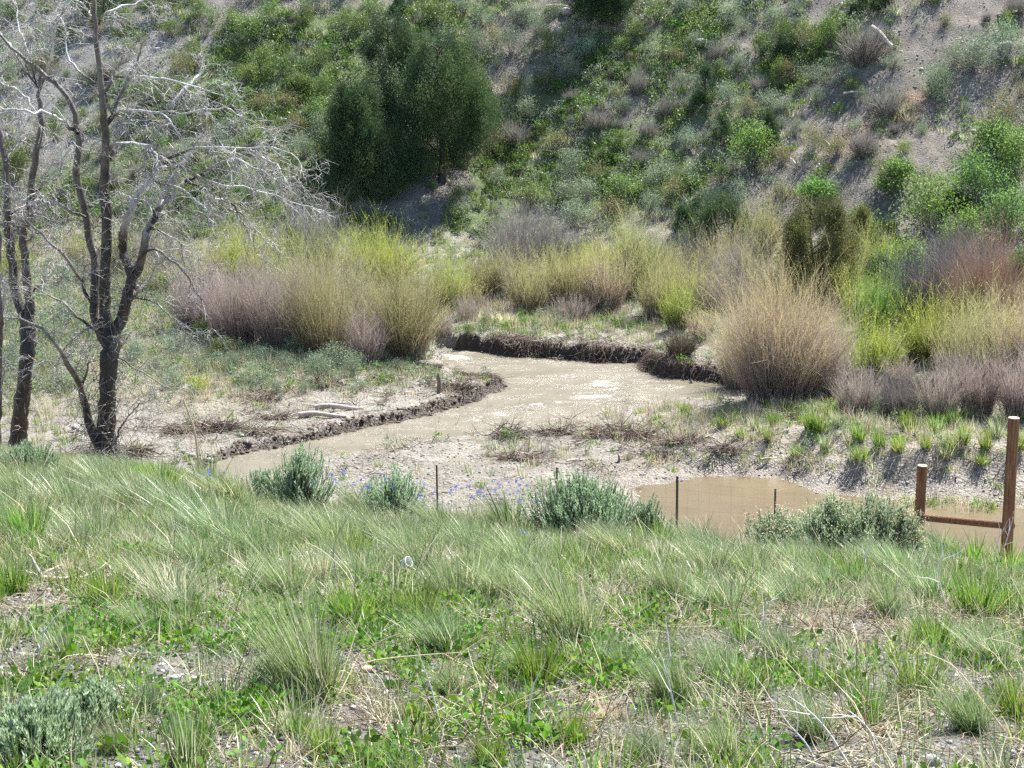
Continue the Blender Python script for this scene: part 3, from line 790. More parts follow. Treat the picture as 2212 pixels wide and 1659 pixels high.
# ============================================================ dead trees
def limb_path(pts, y, k, drift=0.0, dseed=0):
    pts = np.asarray(pts, float)
    sp3 = spline(pts, k)                               # u, v, radius
    s = np.linspace(0, 1, k)
    yy = y + drift * s ** 1.2 + .12 * np.sin(s * 7 + dseed)
    P = np.stack([at_y(a, b, c) for a, b, c in zip(sp3[:, 0], sp3[:, 1], yy)])
    return P, np.maximum(sp3[:, 2], .003)
def dead_tree(name, y, root_uv, trunk, limbs, label, twigmul=1.0, low=None):
    root = at_y(root_uv[0], root_uv[1], y); root[2] = height(root[0], root[1])
    e = obj(name, None, loc=root)
    tag(e, label, "dead tree", "bare dead cottonwoods on the left bank")
    gt = Geo()
    for pts, dr in trunk:
        P, R = limb_path(pts, y, 34, dr)
        R = R * .86 * (1 + .05 * RNG.normal(0, 1, 34)); P[3:] += RNG.normal(0, .009, P[3:].shape)
        if pts[0][2] > .12: P[0, 2] -= .35
        V, F = tubes(P[None], R[None], 14)
        rid = 1 + .16 * (vnoise(np.arctan2(V[:, 1] - y, V[:, 0] - root[0]) * 3.5, V[:, 2] * .9, 9) - .5) * 2 * (R.max() > .1)
        c = np.repeat(P, 14, 0)
        V = c + (V - c) * rid[:, None]
        gt.add(V - root, F, np.repeat(np.interp(R, [.04, .1, .2], [.42, .12, .05]), 14))
    obj("trunk", gt.mesh("trunk", M["dead"], smooth=True), parent=e)
    tw = Geo()
    for li, (pts, dr, pale) in enumerate(limbs):
        k = 16
        P, R = limb_path(pts, y, k, dr, li)
        P[1:] += RNG.normal(0, .014, P[1:].shape)
        R = R * .85
        V, F = tubes(P[None], R[None], 8)
        bl = np.clip(np.linspace(-.15, 3.2, k), 0, 1)
        g = Geo().add(V - root, F, np.repeat(np.clip((np.interp(R, [.008, .05, .1], [.72, .5, .3]) + (.26 if pale else -.12)) * bl + .12 * (1 - bl), 0, 1), 8))
        lo = obj("limb", g.mesh("limb", M["dead"], smooth=True), parent=e)
        Ln = np.linalg.norm(np.diff(P, axis=0), axis=1).sum()
        nb = max(3, int(Ln * 6.6 * twigmul))
        S0, D, pi, t = spawn(P[None], nb, .15, side=.9, fwd=.75, up=.1)
        l1 = Ln * RNG.uniform(.12, .36, nb) * (1.1 - .75 * t) + .10
        P1 = grow(S0, D, l1, 9, .07, .13)
        r1 = np.interp(l1, [.2, 1.5], [.0045, .013])[:, None] * np.linspace(1, .35, 9)[None]
        V, F = tubes(P1, r1, 4); g1 = Geo().add(V - root, F, np.repeat(RNG.uniform(.4, .9, nb), 36))
        m2 = 6
        S0, D, pi, t = spawn(P1, m2, .2, side=.9, fwd=.8, up=.05)
        l2 = l1[pi] * RNG.uniform(.25, .6, len(pi)) + .06
        P2 = grow(S0, D, l2, 6, .09, .16)
        r2 = (np.linspace(.0045, .002, 6))[None] * RNG.uniform(.7, 1.2, (len(P2), 1))
        V, F = tubes(P2, r2, 3); g1.add(V - root, F, np.repeat(RNG.uniform(.5, .95, len(P2)), 18))
        S0, D, pi, t = spawn(P2, 3, .3, side=.9, fwd=.8)
        l3 = l2[pi] * RNG.uniform(.3, .7, len(pi)) + .03
        P3 = grow(S0, D, l3, 4, .08, .18)
        V, F = tubes(P3, (np.linspace(.003, .0015, 4))[None].repeat(len(P3), 0), 3); g1.add(V - root, F, np.repeat(RNG.uniform(.5, .95, len(P3)), 12))
        tag(obj("twigs", g1.mesh("twigs", M["dead"]), parent=lo), kind='stuff')
    if low:                                            # fine epicormic twigs on the trunk
        g1 = Geo()
        for (u, v, r, n, ln) in low:
            S0 = np.stack([at_y(u + RNG.normal(0, r * .35), v + RNG.normal(0, r), y + RNG.normal(0, .15)) for _ in range(n)])
            D = RNG.normal(size=(n, 3)); D[:, 2] += .2
            P1 = grow(S0, D, ln * RNG.uniform(.3, 1.2, n), 8, .10, .2)
            V, F = tubes(P1, np.linspace(.006, .002, 8)[None].repeat(n, 0), 3); g1.add(V - root, F, np.repeat(RNG.uniform(.3, .8, n), 24))
            S0, D, pi, t = spawn(P1, 4, .2, side=1, fwd=.7)
            P2 = grow(S0, D, ln * .4 * RNG.uniform(.2, 1, len(S0)), 5, .1, .2)
            V, F = tubes(P2, np.linspace(.004, .0018, 5)[None].repeat(len(P2), 0), 3); g1.add(V - root, F, np.repeat(RNG.uniform(.3, .85, len(P2)), 15))
        tag(obj("trunk_sprouts", g1.mesh("trunk_sprouts", M["dead"]), parent=e), kind='stuff')
    return e

trunkA = [([(226,1060,.25),(226,1010,.21),(228,950,.175),(231,880,.155),(234,800,.155),(238,740,.165),(238,705,.15)], 0),
          ([(240,725,.10),(262,690,.10),(274,640,.095),(286,600,.085),(268,545,.075),(266,500,.07)], .2),
          ([(238,730,.11),(228,690,.10),(226,640,.095),(229,569,.09),(231,486,.085),(226,416,.078),(227,347,.07),(226,278,.062),(222,226,.055),(215,156,.045),(208,69,.04),(201,0,.035),(198,-70,.02)], -.2),
          ([(225,740,.08),(206,690,.075),(204,640,.07),(205,569,.068),(192,510,.062),(180,434,.062),(166,382,.06),(170,295,.052),(153,225,.045),(121,180,.038),(69,139,.032),(21,97,.026),(-10,62,.02)], .4)]
limbsA = [([(222,975,.09),(195,918,.08),(180,854,.058),(168,820,.052),(141,777,.045),(129,751,.033),(85,705,.022),(40,688,.017),(0,685,.012)], -.6, False),
 ([(178,838,.025),(187,800,.02),(196,775,.016),(215,764,.01)], .2, False),
 ([(266,555,.065),(267,503,.06),(278,468,.055),(295,427,.048),(319,392,.04),(347,364,.035),(382,357,.025)], -.5, True),
 ([(286,600,.075),(305,560,.07),(319,496,.066),(340,461,.062),(364,409,.056),(378,375,.05),(409,333,.042),(430,309,.03)], .3, True),
 ([(330,480,.05),(350,440,.05),(372,424,.04),(382,380,.035),(385,350,.02)], .1, True),
 ([(347,352,.028),(396,330,.026),(430,319,.024),(486,316,.02),(555,319,.015),(607,323,.011),(645,344,.008),(659,372,.004)], -.8, True),
 ([(500,318,.018),(535,323,.018),(583,347,.015),(611,375,.01),(632,415,.005)], -.8, True),
 ([(400,392,.028),(430,375,.027),(486,347,.023),(521,347,.018),(555,364,.015),(607,392,.011),(642,420,.008),(668,460,.004)], .5, True),
 ([(385,352,.026),(396,364,.024),(451,392,.02),(486,403,.017),(538,406,.014),(590,423,.011),(642,441,.008),(694,451,.004)], .9, True),
 ([(328,388,.022),(392,410,.019),(434,441,.013),(462,478,.006)], -.9, True),
 ([(405,395,.022),(462,420,.019),(486,444,.017),(521,475,.013),(548,523,.006)], .2, True),
 ([(500,440,.016),(540,480,.014),(569,514,.011),(590,545,.005)], 1.0, True),
 ([(232,262,.026),(260,240,.024),(312,240,.02),(358,253,.014),(390,290,.006)], -.7, True),
 ([(330,262,.02),(378,250,.018),(434,236,.015),(486,236,.012),(521,250,.009),(545,290,.004)], .4, True),
 ([(220,170,.022),(270,166,.02),(312,167,.018),(382,177,.015),(451,194,.01),(496,217,.004)], -.4, True),
 ([(352,250,.03),(371,226,.03),(403,187,.026),(423,167,.02),(441,139,.008)], .7, True),
 ([(228,335,.026),(243,319,.024),(278,309,.022),(312,316,.02),(337,333,.017),(342,371,.008)], -.5, True),
 ([(227,276,.04),(243,250,.036),(260,201,.03),(288,149,.024),(302,112,.016),(330,60,.008)], .3, False),
 ([(223,226,.03),(239,180,.026),(257,139,.018),(270,90,.01)], -.4, False),
 ([(168,288,.034),(139,267,.032),(97,246,.028),(35,236,.02),(-20,228,.012)], -.5, True),
 ([(205,660,.035),(174,610,.03),(139,554,.026),(104,520,.02),(62,478,.012),(40,450,.006)], -.6, False),
 ([(208,712,.028),(167,686,.024),(139,655,.02),(83,627,.012),(50,600,.006)], .5, False),
 ([(290,590,.028),(323,537,.026),(368,558,.024),(399,586,.02),(416,617,.017),(434,645,.013),(446,690,.005)], -.7, False),
 ([(318,500,.024),(333,492,.024),(364,513,.02),(389,523,.016),(396,560,.014),(400,585,.008)], .5, False),
 ([(272,660,.03),(314,610,.026),(338,575,.02),(340,540,.012)], .3, True),
 ([(268,640,.018),(330,652,.016),(380,690,.012),(420,720,.006)], -.6, False),
 ([(250,770,.014),(300,800,.012),(350,830,.01),(400,850,.004)], .6, False),
 ([(245,950,.016),(275,900,.014),(310,870,.01),(350,868,.004)], -.6, False),
 ([(201,60,.02),(240,20,.018),(300,5,.012),(360,-20,.006)], .4, True),
 ([(206,50,.02),(185,20,.016),(150,-10,.01)], -.5, True),
 ([(205,180,.022),(150,130,.018),(140,60,.01),(120,20,.006)], .8, True),
 ([(186,470,.024),(120,440,.02),(80,420,.013),(30,440,.006)], -.9, True),
 ([(215,690,.015),(160,730,.012),(120,790,.006)], .7, False)]
dead_tree("dead_tree", 22.7, (228, 1035), trunkA, limbsA, "largest dead tree with many silvery arching branches and a forked dark trunk", 1.0,
          low=[(238, 720, 40, 60, .55), (240, 850, 60, 70, .6), (228, 960, 35, 90, .75), (270, 600, 60, 50, .5), (206, 560, 60, 40, .45), (229, 430, 90, 50, .4), (172, 350, 60, 30, .4), (185, 880, 40, 30, .5)])
trunkB = [([(30,1010,.19),(38,960,.155),(46,900,.14),(54,810,.13),(59,740,.13),(59,700,.125)], 0),
          ([(60,712,.09),(44,670,.085),(31,617,.08),(24,547,.075),(17,478,.07),(17,416,.062),(10,347,.055),(4,298,.045),(-10,250,.03)], .3),
          ([(58,712,.09),(64,660,.08),(56,582,.075),(52,513,.07),(62,470,.066),(66,416,.062),(80,330,.055),(90,260,.048),(84,200,.035),(88,140,.02)], -.3)]
limbsB = [([(90,262,.026),(60,215,.022),(30,190,.014),(0,180,.008)], .5, True), ([(84,200,.022),(110,130,.018),(120,60,.012),(140,10,.006)], -.5, True),
 ([(80,180,.02),(60,110,.018),(40,50,.012),(30,-20,.006)], .6, True), ([(66,420,.022),(110,380,.018),(140,330,.012),(150,280,.006)], -.7, True),
 ([(17,470,.022),(60,440,.018),(95,430,.012),(120,460,.006)], .7, True), ([(10,350,.022),(40,300,.018),(45,250,.012)], .4, True),
 ([(52,520,.018),(100,500,.014),(130,530,.006)], -.6, False), ([(62,640,.018),(100,600,.014),(120,560,.006)], .5, False), ([(84,190,.022),(20,100,.02),(-10,60,.012)], .3, True)]
dead_tree("dead_tree", 23.6, (34, 985), trunkB, limbsB, "dead tree with a straight dark trunk forking in two, left of the largest one", 1.1,
          low=[(30, 560, 80, 50, .5), (80, 300, 90, 50, .5), (50, 880, 50, 24, .5), (60, 440, 80, 50, .45)])
trunkC = [([(-8,1000,.06),(-4,900,.055),(-2,800,.05),(1,700,.045),(-3,600,.035),(2,500,.02)], 0)]
dead_tree("dead_tree", 21.6, (-8, 990), trunkC, [([(1,690,.02),(12,640,.015),(6,600,.008)], .3, True), ([(-2,860,.016),(10,800,.012),(4,760,.006)], -.3, False)],
          "thin dead trunk only partly in view beyond the straight forked dead tree")

# ============================================================ junipers
def place(u, v): return hit(u, v)[0]
JUN = [  # u, v base, height px, width px, shape, material, label
 (955, 392, 325, 265, 'oval', 'juniper', "tallest dark juniper standing over the deep shadow on the lower slope", 620, 100),
 (848, 300, 268, 175, 'oval', 'juniper', "brownish juniper rising behind the tallest one on the slope", 330, 80),
 (768, 436, 268, 170, 'oval', 'juniper', "left-hand juniper of the trio, reaching down beside the shadow", 380, 85),
 (716, 410, 130, 66, 'cone', 'juniper', "narrow juniper at the left foot of the trio", 140, 60),
 (1274, 58, 300, 130, 'oval', 'juniper', "dark juniper with a bare leaning trunk casting the long shadow, top of the slope", 240, 70),
 (1326, 50, 260, 96, 'oval', 'juniper', "dark juniper just right of the leaning one at the top of the slope", 200, 70),
 (1522, 230, 92, 50, 'cone', 'juniper', "small cone-shaped juniper alone on the open slope with a shadow down its left", 110, 60),
 (1557, 318, 74, 58, 'cone', 'juniper', "small broad juniper, left one of the low pair on the slope", 90, 60),
 (1658, 322, 80, 40, 'cone', 'juniper', "small slim juniper, right one of the low pair on the slope", 80, 60),
 (1856, 34, 60, 40, 'cone', 'juniper', "small dark juniper cut by the top edge, left of its neighbour", 70, 60),
 (1905, 24, 40, 36, 'oval', 'juniper', "low dark juniper cut by the top edge, right of its neighbour", 60, 60),
 (861, 40, 52, 36, 'cone', 'juniper', "small dark juniper amid bright shrubs high on the slope", 70, 60),
 (226, 40, 90, 100, 'oval', 'juniper', "dark rounded juniper high up behind the dead branches", 150, 70),
 (1545, 556, 140, 118, 'oval', 'juniper', "dense round dark juniper at the foot of the slope by the grey brush", 240, 80),
 (1752, 660, 240, 200, 'oval', 'cedar_tan', "large tan and green juniper behind the big gold willow", 560, 100),
 (1856, 575, 130, 66, 'cone', 'cedar_tan', "narrow olive juniper beside the large tan and green one", 160, 70),
 (1914, 556, 86, 62, 'cone', 'juniper', "small dark juniper between the olive one and the leafy bushes", 110, 60),
 (1490, 500, 70, 56, 'oval', 'juniper', "dark juniper half hidden at the left of the dense round one", 90, 60),
 (1700, 130, 56, 40, 'oval', 'juniper', "dark green shrubby juniper high on the slope above the sagebrush", 80, 60),
 (632, 560, 66, 50, 'oval', 'juniper', "small dark juniper peeping over the yellow willows", 80, 60),
 (2060, 470, 60, 50, 'oval', 'juniper', "dark little juniper inside the bright leafy bushes", 80, 60),
]
for (u, v, hp, wp, shp, mt, lab, nc, npr) in JUN:
    P = place(u, v); k = pxm(P)
    h, w = hp / k * .95, wp / k * (1.0 if hp > 140 else 1.3)
    tr, cr = juniper(h, w, int(nc * 2.1), int(npr * 1.25), .055 if h < 3 else .075, mt, shp, base=(.025 if h > 3 else .02))
    e = plant("juniper_tree", P - np.array([0, 0, .05]), (tr, cr), RNG.uniform(0, 6), 1, ("trunk", "crown"))
    tag(e, lab, "tree", "junipers on the slope")

# ============================================================ willows and other brush along the stream
WIL = [ # u, v base, h px, w px, stems, leaves, material, spread, leaf_from, label
 (822, 612, 118, 180, 900, 7000, 'willow_yellow', .75, .12, "bright yellow-green domed willow in front of the deep shadow"),
 (505, 610, 104, 190, 600, 4200, 'willow_yellow', .6, .15, "yellow willow seen through the silvery dead branches"),
 (590, 590, 76, 90, 380, 2600, 'willow_yellow', .55, .15, "yellow willow beside the grey twiggy tree"),
 (28, 600, 100, 80, 200, 1800, 'willow_yellow', .6, .1, "green-yellow bush behind the straight forked dead trunk"),
 (690, 600, 170, 90, 500, 0, 'bare', .4, .5, "grey twiggy bare bush standing left of the bright domed willow"),
 (430, 710, 130, 150, 800, 0, 'willow_red', .4, .9, "reddish bare willow behind the right branches of the largest dead tree"),
 (510, 738, 150, 180, 1100, 900, 'willow_red', .4, .8, "pinkish grey willow thicket, second from the left"),
 (610, 752, 170, 200, 1300, 2000, 'willow_red', .42, .75, "tall pinkish grey willow in the middle of the left thicket"),
 (700, 768, 180, 200, 1300, 3000, 'willow_olive', .45, .6, "tan willow with grey stems in the left thicket"),
 (640, 690, 110, 220, 700, 2600, 'willow_olive', .45, .4, "tan willow behind the pinkish grey thicket"),
 (770, 700, 110, 160, 600, 3000, 'willow_olive', .45, .3, "olive willow right below the bright domed willow"),
 (868, 772, 190, 200, 1700, 7500, 'willow_olive', .5, .3, "big olive-gold willow leaning over the head of the riffle"),
 (790, 790, 130, 110, 600, 600, 'willow_red', .45, .8, "grey-stemmed willow at the left foot of the big olive-gold one"),
 (955, 660, 80, 100, 300, 900, 'willow_olive', .4, .4, "low tan willow beyond the bend of the stream"),
 (1120, 572, 128, 200, 900, 0, 'bare', .6, .5, "wide grey leafless bush at the foot of the slope"),
 (1210, 580, 110, 130, 500, 0, 'bare', .55, .5, "grey leafless bush with a dark stem, right of the wide one"),
 (1070, 640, 96, 120, 500, 1500, 'willow_olive', .45, .35, "olive brush at the near left of the grey leafless bush"),
 (1140, 672, 108, 130, 700, 2400, 'willow_olive', .42, .4, "olive brush above the grassy far bank"),
 (1230, 660, 120, 140, 700, 3000, 'willow_olive', .42, .3, "olive brush in the middle of the far bank row"),
 (1310, 668, 130, 130, 800, 3200, 'willow_gold', .42, .3, "gold-tipped brush on the far bank with brown stems"),
 (1372, 640, 168, 100, 700, 3000, 'willow_olive', .35, .25, "tall olive brush on the far bank"),
 (1420, 690, 120, 110, 600, 2200, 'willow_olive', .4, .35, "olive brush right of the tall one on the far bank"),
 (1010, 690, 60, 90, 260, 400, 'willow_red', .4, .7, "low brown brush at the left end of the far bank"),
 (1240, 690, 50, 130, 320, 300, 'willow_red', .45, .7, "low brown brush fringing the far bank turf"),
 (1462, 716, 106, 76, 420, 2600, 'willow_yellow', .4, .25, "bright yellow-green sapling on the cut bank"),
 (1515, 735, 70, 80, 320, 900, 'willow_gold', .45, .5, "small gold brush between the bright sapling and the big willow"),
 (1600, 640, 120, 120, 600, 600, 'bare', .55, .6, "grey-tan brush below the dense round juniper"),
 (1530, 640, 80, 110, 400, 400, 'bare', .6, .6, "pale bent grey brush among the far bank thickets"),
 (1640, 560, 120, 110, 600, 3000, 'willow_olive', .4, .2, "olive-tan bush left of the large tan and green juniper"),
 (1685, 868, 262, 270, 3200, 13000, 'willow_gold', .50, .38, "largest willow, gold-topped with pinkish stems, right of the stream"),
 (1600, 850, 160, 110, 800, 1200, 'willow_gold', .5, .6, "left skirt of stems leaning from the largest willow"),
 (1775, 862, 160, 120, 800, 1000, 'willow_red', .4, .8, "reddish willow just right of the largest one"),
 (1890, 715, 120, 120, 600, 3200, 'leafy', .5, .15, "green-yellow bush behind the pale silt at the right"),
 (1905, 800, 90, 110, 420, 1500, 'willow_yellow', .5, .3, "yellow-green willow with bare silt around it"),
 (1990, 780, 100, 120, 500, 2000, 'willow_yellow', .45, .3, "yellow willow in front of the dark grey brush"),
 (1995, 700, 175, 200, 1300, 0, 'bare_dark', .55, .6, "dark grey leafless bush with black stems at the right"),
 (2080, 640, 140, 170, 1000, 0, 'bare_dark', .6, .6, "purple-grey leafless bush above the rust-coloured one"),
 (2130, 745, 215, 200, 1700, 700, 'rust', .5, .8, "rust-coloured twiggy bush at the far right"),
 (2130, 800, 150, 150, 900, 5200, 'willow_gold', .48, .2, "gold-green willow below the rust-coloured bush"),
 (2200, 850, 190, 110, 900, 4200, 'willow_gold', .42, .3, "gold willow cut by the frame above the taller post"),
 (1850, 892, 90, 130, 700, 0, 'willow_red', .45, .9, "low reddish brush, nearest the green moss strip"),
 (1940, 898, 84, 130, 700, 200, 'bare', .5, .9, "low grey brush with dark base on the far side of the tufted bank"),
 (2030, 905, 100, 130, 700, 0, 'willow_red', .42, .9, "reddish brush in the middle of the right-hand row"),
 (2110, 900, 130, 120, 800, 300, 'willow_red', .4, .8, "tall reddish brush left of the taller post"),
 (2195, 905, 130, 100, 700, 200, 'willow_red', .4, .8, "reddish brush behind the taller post"),
 (2060, 838, 70, 140, 400, 300, 'willow_red', .4, .8, "thin reddish brush on the pale terrace at the right"),
 (1940, 840, 60, 100, 300, 300, 'willow_red', .4, .8, "thin brown brush on the pale terrace behind the grey brush"),
 (430, 850, 44, 56, 120, 700, 'willow_yellow', .6, .1, "small yellow bush on the left bar"),
 (1470, 772, 60, 90, 500, 0, 'debris', .6, .9, "dark flattened clump hanging over the cut bank"),
 (960, 722, 40, 60, 200, 0, 'willow_red', .5, .9, "brown brush at the very top of the riffle"),
]
for (u, v, hp, wp, ns, nl, mt, spd, lf, lab) in WIL:
    P = place(u, v); k = pxm(P); h, w = hp / k * 1.03, wp / k * (1.0 if v == 612 else .82)
    st, lv = willow(h, w, int(ns * .95), nl, mt, spd, lf, lsize=.030, base_r=.30, stw=.010 if v > 650 else .013)
    e = plant("willow_bush" if mt != 'leafy' else "leafy_bush", P - np.array([0, 0, .03]), (st, lv), 0, 1, ("stem_mass", "foliage"))
    for c in e.children: c["kind"] = "stuff"
    tag(e, lab, "bush", "willow and brush thickets by the stream")

# more brush filling the gaps of the thickets
WM = {'willow_olive': "olive-tan brush", 'willow_yellow': "yellow-green brush", 'willow_red': "brown-grey brush", 'bare': "grey twiggy brush", 'willow_gold': "gold-tipped brush"}
for (u0, u1, v0, v1, n, kinds) in [(930, 1480, 585, 672, 18, ['willow_olive', 'willow_olive', 'willow_yellow', 'bare', 'willow_gold']), (1450, 1620, 600, 700, 9, ['willow_olive', 'bare', 'willow_gold']),
                                   (1820, 1900, 600, 700, 3, ['willow_yellow', 'willow_olive', 'leafy']), (1840, 2212, 770, 840, 4, ['willow_yellow', 'willow_gold', 'willow_olive', 'willow_red']),
                                   (150, 740, 560, 640, 16, ['willow_olive', 'willow_yellow', 'bare', 'willow_olive']), (420, 820, 660, 730, 8, ['willow_olive', 'willow_red'])]:
    for i in range(n):
        u = u0 + (u1 - u0) * (i + RNG.uniform(.1, .9)) / n; v = RNG.uniform(v0, v1); mt = kinds[RNG.integers(0, len(kinds))]
        P = place(u, v); h = RNG.uniform(.9, 1.9); w = h * RNG.uniform(.7, 1.2)
        if mt == 'leafy':
            o = obj("leafy_bush", shrub(h * .8, w, 40, 1500, .055, ("bare", "leafy"), 1.6, seed_clumps=18, stw=.01), loc=P); auto(o, "leafy green brush", "bush", "brush filling the streamside thickets", 'thick'); continue
        st, lv = willow(h, w, 260, 0 if mt in ('bare', 'willow_red') else 1300, mt, RNG.uniform(.4, .7), RNG.uniform(.15, .5), lsize=.032, base_r=.3, stw=.012)
        e = plant("willow_bush", P - np.array([0, 0, .03]), (st, lv), 0, 1, ("stem_mass", "foliage"))
        for c in e.children: c["kind"] = "stuff"
        auto(e, WM[mt], "bush", "brush filling the streamside thickets", 'thick')
# bright leafy bushes at the right foot of the slope, and bright sprawling greenery in the shadow's edge
LEAFY = [(2010,500,120,150,"leafy green bush at the left end of the bright patch below the slope"),(2110,450,130,150,"tallest bright leafy bush under the bare slope"),
 (2190,400,120,110,"bright leafy bush highest up by the right edge"),(2175,520,120,130,"bright leafy bush low by the right edge"),(2075,545,90,110,"leafy bush with pale leaves over the grey brush"),
 (1960,590,70,110,"pale green leafy bush left of the grey brush"),(1935,420,70,90,"leafy bush farthest up the slope in the bright patch"),(2150,340,80,110,"leafy bush just under the olive shrub at the right edge"),
 (1625,372,100,100,"loose pale-leaved bush right below the pair of small junipers"),(2196,610,70,80,"dark leafy bush cut by the right edge over the rust-coloured bush"),
 (1860,520,60,70,"leafy bush above the narrow olive juniper"),(1760,440,50,80,"yellow-green bush above the large tan and green juniper"),(1905,620,70,80,"green bush between the small dark juniper and the silt")]
for (u, v, hp, wp, lab) in LEAFY:
    P = place(u, v); k = pxm(P); h, w = hp / k, wp / k
    me = shrub(h, w, 70, 4200, .06, ("bare", "leafy"), 1.5, name="leafy_bush", stw=.012, seed_clumps=34, lt=(.25, 1))
    tag(plant("leafy_bush", P - np.array([0, 0, .05]), me), lab, "bush", "leafy green bushes below the bare slope")

# ============================================================ shrubs on the hillside
def sv(kind, h, w):
    if kind == 'sage': return shrub(h, w, 60, 2300, .042, ("bare", "sage"), 2.0, stw=.008, lt=(.25, 1), seed_clumps=22)
    if kind == 'green': return shrub(h, w, 45, 2600, .05, ("bare", "hill_green"), 1.7, stw=.008, lt=(.3, 1), seed_clumps=22)
    if kind == 'bare': return willow(h, w, 330, 0, 'bare', .8, stw=.013, base_r=.16)[0]
    if kind == 'olive': return shrub(h, w, 60, 1700, .045, ("bare", "cedar_tan"), 1.8, stw=.008, lt=(.2, 1), seed_clumps=22)
SV = {k: [sv(k, 1.0, 1.25) for _ in range(6)] for k in ('sage', 'green', 'bare', 'olive')}
LOOK = {'sage': "grey-green sagebrush", 'green': "bright green shrub", 'bare': "brownish twiggy shrub", 'olive': "olive shrub"}
HS = [(434,52,50,44,'green'),(371,80,50,34,'green'),(422,150,50,46,'green'),(663,58,52,48,'green'),(535,98,90,52,'green'),(590,62,70,50,'green'),(500,62,60,40,'green'),(267,58,60,40,'green'),
 (573,150,70,46,'green'),(538,178,60,40,'green'),(326,232,70,46,'green'),(396,225,60,40,'green'),(475,222,66,40,'green'),(503,254,60,40,'green'),(611,166,66,42,'green'),(652,200,64,40,'green'),
 (121,300,50,50,'green'),(548,326,60,40,'green'),(486,372,70,44,'green'),(90,440,70,50,'green'),(541,445,60,40,'green'),(690,150,60,40,'green'),(745,70,60,40,'green'),(774,80,60,44,'green'),(809,50,70,44,'green'),
 (944,55,80,44,'green'),(700,215,60,50,'green'),(620,245,70,40,'olive'),(560,240,60,36,'olive'),(640,290,70,40,'olive'),(440,290,60,36,'olive'),(590,380,60,40,'olive'),(660,350,60,50,'sage'),(690,300,60,50,'sage'),
 (1576,50,60,40,'sage'),(1670,60,60,40,'sage'),(1604,74,54,36,'sage'),(1645,124,56,50,'green'),(1861,146,130,96,'bare'),(1790,110,60,60,'green'),(1740,120,60,66,'olive'),(2041,62,36,28,'olive'),(2173,74,36,46,'green'),
 (2104,156,120,70,'sage'),(2170,130,90,76,'sage'),(2060,150,70,50,'sage'),(2013,212,80,72,'sage'),(2035,200,50,60,'sage'),(1756,338,62,64,'olive'),(1805,345,60,44,'olive'),(1864,340,86,66,'bare'),(1909,392,52,48,'olive'),
 (1610,262,60,46,'olive'),(1763,232,50,40,'sage'),(1860,226,40,34,'sage'),(1840,200,40,30,'green'),(2159,302,110,92,'olive'),(1687,362,66,46,'olive'),(1660,240,60,40,'sage'),(1690,250,50,36,'sage'),(1720,290,40,34,'sage'),
 (1992,292,30,24,'sage'),(1950,330,36,26,'green'),(1980,60,20,16,'sage'),(1830,180,60,40,'sage'),(1700,180,60,44,'olive'),(1680,190,40,60,'green'),(1690,95,60,50,'green'),(1760,180,70,34,'sage'),(1930,150,60,36,'sage'),
 (1041,66,70,46,'sage'),(1159,76,50,54,'sage'),(1104,124,80,60,'sage'),(1027,124,70,56,'sage'),(1060,100,60,44,'olive'),(1120,60,60,40,'sage'),(1200,40,60,36,'sage'),(1378,202,54,54,'bare'),(1291,288,70,50,'bare'),
 (1232,394,80,68,'sage'),(1114,322,80,60,'bare'),(1139,232,36,66,'sage'),(1222,442,80,48,'sage'),(1271,438,70,46,'sage'),(1347,430,90,50,'green'),(1427,402,90,56,'sage'),(1291,400,60,44,'olive'),(1400,300,60,46,'bare'),
 (1440,250,60,46,'bare'),(1470,200,50,40,'sage'),(1350,250,50,40,'sage'),(1390,360,60,44,'bare'),(1480,330,60,50,'sage'),(1450,440,70,50,'olive'),(1340,330,40,40,'green'),(1200,330,60,36,'olive'),(1180,200,60,44,'olive'),(1230,180,60,50,'sage'),
 (1060,330,70,60,'olive'),(1075,400,50,40,'sage'),(1150,440,70,40,'green'),(1320,480,80,50,'olive'),(1400,470,70,50,'sage'),(1180,120,60,50,'green'),(1100,210,60,46,'olive'),(1370,90,60,36,'green'),(1420,50,70,44,'green'),(1340,120,60,34,'green'),
 (1480,30,60,40,'sage'),(1550,130,50,40,'bare'),(1500,110,50,34,'sage'),(1590,160,50,40,'sage'),(1460,140,50,34,'olive'),(1640,200,50,36,'bare'),(1590,440,70,50,'sage'),(1560,400,60,40,'green'),(1690,440,60,40,'olive'),(1800,420,50,34,'sage')]
hsl = []
for (u, v, wp, hp, kd) in HS:
    P = place(u, v); hsl.append((P, wp / pxm(P), hp / pxm(P), kd))
# fill the slope
x, y = fan(2600, 51, 74)
z = height(x, y); uu, vv = proj(np.stack([x, y, z], -1))
rnd = RNG.uniform(size=len(x))
dens = .9 - .55 * sstep((uu - 1350) / 350) + .25 * blob(uu, vv, 2100, 160, 120, 60) + .35 * blob(uu, vv, 1500, 420, 220, 90)
dens = dens - .7 * np.clip(blob(uu, vv, 900, 500, 120, 60), 0, 1) - .5 * blob(uu, vv, 1000, 470, 80, 60)
dens *= (vv > -40) & (vv < 610)
taken = [(p[0], p[1], max(a, .5) * .40) for p, a, b, k in hsl]
cnt = 0
for i in range(len(x)):
    if cnt > 165: break
    if rnd[i] > dens[i]: continue
    w = .4 + 1.15 * RNG.uniform() ** 1.5
    if any((x[i] - a) ** 2 + (y[i] - b) ** 2 < (c + w * .42) ** 2 for a, b, c in taken): continue
    taken.append((x[i], y[i], w * .42))
    left = uu[i] < 1000
    kd = RNG.choice(['sage', 'green', 'bare', 'olive'], p=[.50, .22, .10, .18] if left else [.5, .12, .2, .18])
    hsl.append((np.array([x[i], y[i], z[i]]), w, w * RNG.uniform(.55, .85), kd)); cnt += 1
proto_used = set()
